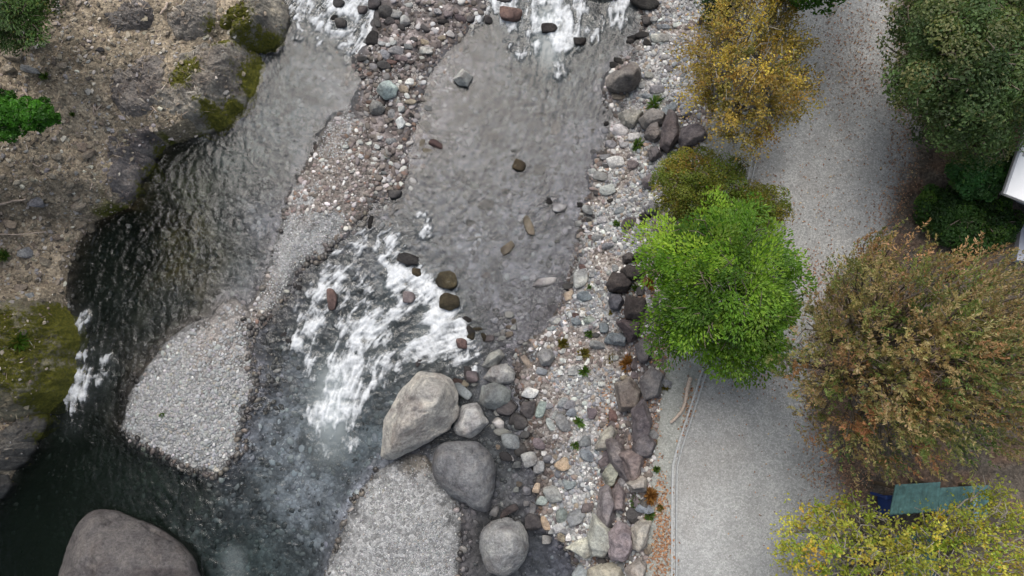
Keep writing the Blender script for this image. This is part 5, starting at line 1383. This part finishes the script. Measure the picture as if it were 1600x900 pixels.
tag(add("kerb", new_mesh("kerb", ring.reshape(-1, 3), F, M["concrete"], False)), kind="structure")
def stick(pts, r0, label, mat="drift", name="driftwood", dz=.04, cat="driftwood"):
    a = np.array(pts, float); t = np.linspace(0, len(a) - 1, len(a) * 5)
    uv = np.stack([np.interp(t, np.arange(len(a)), a[:, i]) for i in range(2)], 1); uv = np.stack([np.convolve(np.pad(uv[:, i], 2, 'edge'), np.ones(5) / 5, 'valid') for i in range(2)], 1)
    p = place(uv[:, 0], uv[:, 1], dz); p[:, 2] = np.maximum.accumulate(p[:, 2] * 0 + np.convolve(np.pad(p[:, 2], 4, 'edge'), np.ones(9) / 9, 'valid')) if len(p) > 9 else p[:, 2]
    c = p.mean(0); rr = r0 * np.linspace(1, .55, len(p)) * (1 + .15 * rng.randn(len(p)))
    rr[0] *= .6; rr[-1] *= .3
    Vv, F = tube(p - c, rr, 7)
    return tag(add(name, new_mesh(name, Vv, F, M[mat]), None, c), label, cat)
stick([(1080, 588), (1074, 606), (1072, 624), (1066, 642), (1055, 654), (1046, 662)], .055, "bent bleached driftwood branch lying beside the kerb", dz=.06)
for pts, r0, lb in [([(262, 2), (260, 15), (252, 27)], .035, "white curved stick by the low lichen outcrop"), ([(33, 135), (45, 152), (58, 162)], .03, "thin stick poking out above the bright bush"), ([(147, 165), (152, 175), (160, 160)], .025, "short white forked stick mid slope"),
                    ([(146, 178), (146, 160)], .02, "short upright white stick mid slope"), ([(-10, 320), (20, 316), (46, 311)], .04, "thick grey stick at the left edge"), ([(-10, 366), (30, 368), (90, 366)], .022, "long thin pale stick below the thick grey stick"),
                    ([(50, 255), (62, 262), (72, 258)], .02, "small stick below the bright bush"), ([(144, 285), (144, 300)], .02, "tiny white twig near the dark outcrop"), ([(60, 12), (74, 18)], .02, "broken twig beside the cedar tip"), ([(236, 165), (248, 178)], .022, "pale twig at the foot of the mid slope outcrop")]:
    stick(pts, r0, lb)

# ------------------------------------------------------------------ building corner, teal hut, paved yard
def box_mesh(name, lo, hi, mat, bev=.01):
    bm = bmesh.new(); bmesh.ops.create_cube(bm, size=1.0)
    for v in bm.verts: v.co = Vector([lo[i] + (v.co[i] + .5) * (hi[i] - lo[i]) for i in range(3)])
    bmesh.ops.bevel(bm, geom=bm.edges[:], offset=bev, segments=1, affect='EDGES')
    me = bpy.data.meshes.new(name); bm.to_mesh(me); bm.free(); me.materials.append(M[mat]); return me
def slab_from(name, pts3, thick, mat):
    bm = bmesh.new(); vs_ = [bm.verts.new(p) for p in pts3]; lo_ = [bm.verts.new((p[0], p[1], p[2] - thick)) for p in pts3]
    bm.faces.new(vs_); bm.faces.new(lo_[::-1])
    for i in range(len(vs_)): bm.faces.new([vs_[i], lo_[i], lo_[(i + 1) % len(vs_)], vs_[(i + 1) % len(vs_)]])
    bmesh.ops.recalc_face_normals(bm, faces=bm.faces[:]); bmesh.ops.bevel(bm, geom=bm.edges[:], offset=.008, segments=1, affect='EDGES')
    me = bpy.data.meshes.new(name); bm.to_mesh(me); bm.free(); me.materials.append(M[mat]); return me
RZ = 3.1
A, B = P(1569, 302, RZ), P(1607, 190, RZ); e1 = unit(B - A); e2 = np.array([e1[1], -e1[0], 0])
bo = A + e2 * 2 + e1 * 2.5; bo[2] = 1.3
house = root("house", bo, "white roofed house cut off by the right edge", "house")
LL = 5.0; WW = 4.0
def rel(a, b, z): q = A + e1 * a + e2 * b; return (q[0] - bo[0], q[1] - bo[1], z - bo[2])
rf = add("roof", slab_from("roof", [rel(0, 0, RZ), rel(0, WW, RZ), rel(LL, WW, RZ), rel(LL, 0, RZ)], .12, "white_metal"), house)
add("roof_seam", slab_from("roof_seam", [rel(1.05, .12, RZ + .03), rel(1.05, WW - .1, RZ + .03), rel(1.28, WW - .1, RZ + .03), rel(1.28, .12, RZ + .03)], .04, "grey_metal"), rf)
add("roof_edge", slab_from("roof_edge", [rel(-.02, -.03, RZ + .02), rel(LL, -.03, RZ + .02), rel(LL, .04, RZ + .02), rel(-.02, .04, RZ + .02)], .1, "grey_metal"), rf)
add("wall", slab_from("wall", [rel(.8, .8, RZ - .13), rel(.8, WW - .3, RZ - .13), rel(LL - .3, WW - .3, RZ - .13), rel(LL - .3, .8, RZ - .13)], 1.6, "pale_wall"), house)
yp = [P(1592, 348, 1.5), P(1720, 345, 1.5), P(1720, 420, 1.5), P(1584, 408, 1.5)]
for q in yp: q[2] = 1.62
tag(add("yard_slab", slab_from("yard_slab", yp, .3, "pale_wall")), kind="structure")
# teal hut
hz_ = 2.6
q0 = P([1393, 1462, 1462, 1393], [757, 752, 800, 805], hz_)
ho = q0.mean(0).copy(); ho[2] = 1.3
hut = root("hut", ho, "teal sheet roofed hut half hidden by the yellow tree", "hut")
def sheet(name, cs_, z0, z1, label=None, mat="teal_sheet", parent=hut, o=ho, waves=9, amp=.012):
    c = P([a for a, b in cs_], [b for a, b in cs_], hz_); n1, n2 = 60, 16
    s, t = np.meshgrid(np.linspace(0, 1, n1), np.linspace(0, 1, n2))
    g = ((1 - s)[..., None] * (1 - t)[..., None] * c[0] + s[..., None] * (1 - t)[..., None] * c[1] + s[..., None] * t[..., None] * c[2] + (1 - s)[..., None] * t[..., None] * c[3])
    g[..., 2] = z0 + (z1 - z0) * t + amp * np.sin(s * waves * 2 * math.pi) + .05 * (fbm(g[..., 0], g[..., 1], 2, 3, 70) - .5)
    Vt = (g - o).reshape(-1, 3); Vb = Vt - [0, 0, .03]
    i = np.arange(n2 - 1)[:, None] * n1; j = np.arange(n1 - 1)[None]
    Ft = np.stack([i + j, i + n1 + j, i + n1 + j + 1, i + j + 1], -1).reshape(-1, 4); k = n1 * n2
    rim = np.concatenate([np.arange(n1), np.arange(1, n2) * n1 + n1 - 1, (n2 - 1) * n1 + np.arange(n1 - 2, -1, -1), np.arange(n2 - 2, 0, -1) * n1])
    Fr = np.stack([rim, np.roll(rim, -1), np.roll(rim, -1) + k, rim + k], -1)
    o_ = add(name, new_mesh(name, np.concatenate([Vt, Vb]), np.concatenate([Ft, Ft[:, ::-1] + k, Fr]), M[mat]), parent)
    if label: o_["label"] = label
    return o_
sheet("roof_sheet", [(1394, 756), (1464, 752), (1466, 800), (1392, 806)], 2.75, 2.55)
sheet("roof_sheet", [(1466, 762), (1545, 757), (1548, 812), (1468, 806)], 2.66, 2.5, "darker teal roof sheet")
sheet("roof_sheet", [(1400, 838), (1480, 832), (1478, 905), (1404, 908)], 2.5, 2.35)
for a, b in ((1400, 762), (1455, 758), (1540, 765), (1405, 895), (1475, 890), (1540, 805)):
    p = P(a, b, 2.4); add("post", new_mesh("post", *tube(np.array([[p[0], p[1], 1.2], [p[0], p[1], 2.45]]) - ho, [.05, .05], 8), M["timber"]), hut)
for (a, b), (c_, d_) in (((1400, 762), (1405, 895)), ((1455, 758), (1475, 890)), ((1540, 765), (1540, 805))):
    p, q = P(a, b, 2.43), P(c_, d_, 2.43); p[2] = q[2] = 2.42
    add("beam", new_mesh("beam", *tube(np.array([p, (p + q) / 2, q]) - ho, [.045] * 3, 6), M["timber"]), hut)
p0 = P(1388, 785, 2.0)
bt = root("blue_frame", (p0[0], p0[1], 1.3), "deep blue painted frame standing at the teal hut's left corner", "frame")
add("top_rail", box_mesh("top_rail", (-.17, .10, .85), (.16, .19, .95), "blue_sheet"), bt)
add("panel", box_mesh("panel", (.02, -.32, .1), (.14, .098, .92), "blue_sheet"), bt)
for x_, y_ in ((-.13, .145), (.08, -.28)): add("leg", box_mesh("leg", (x_ - .03, y_ - .03, -.05), (x_ + .03, y_ + .03, .849 if y_ > 0 else .099), "blue_sheet"), bt)
p0 = P(1537, 800, 2.9)
lb_ = root("painted_board", (p0[0], p0[1], 2.5), "narrow light blue board leaning on the hut roof", "board")
bd = add("board", box_mesh("board", (-.06, -.34, .06), (.06, .34, .10), "sky_blue"), lb_); bd.rotation_euler = (0, .25, 0)
add("batten", box_mesh("batten", (-.03, -.30, .02), (.03, .30, .055), "timber"), lb_)
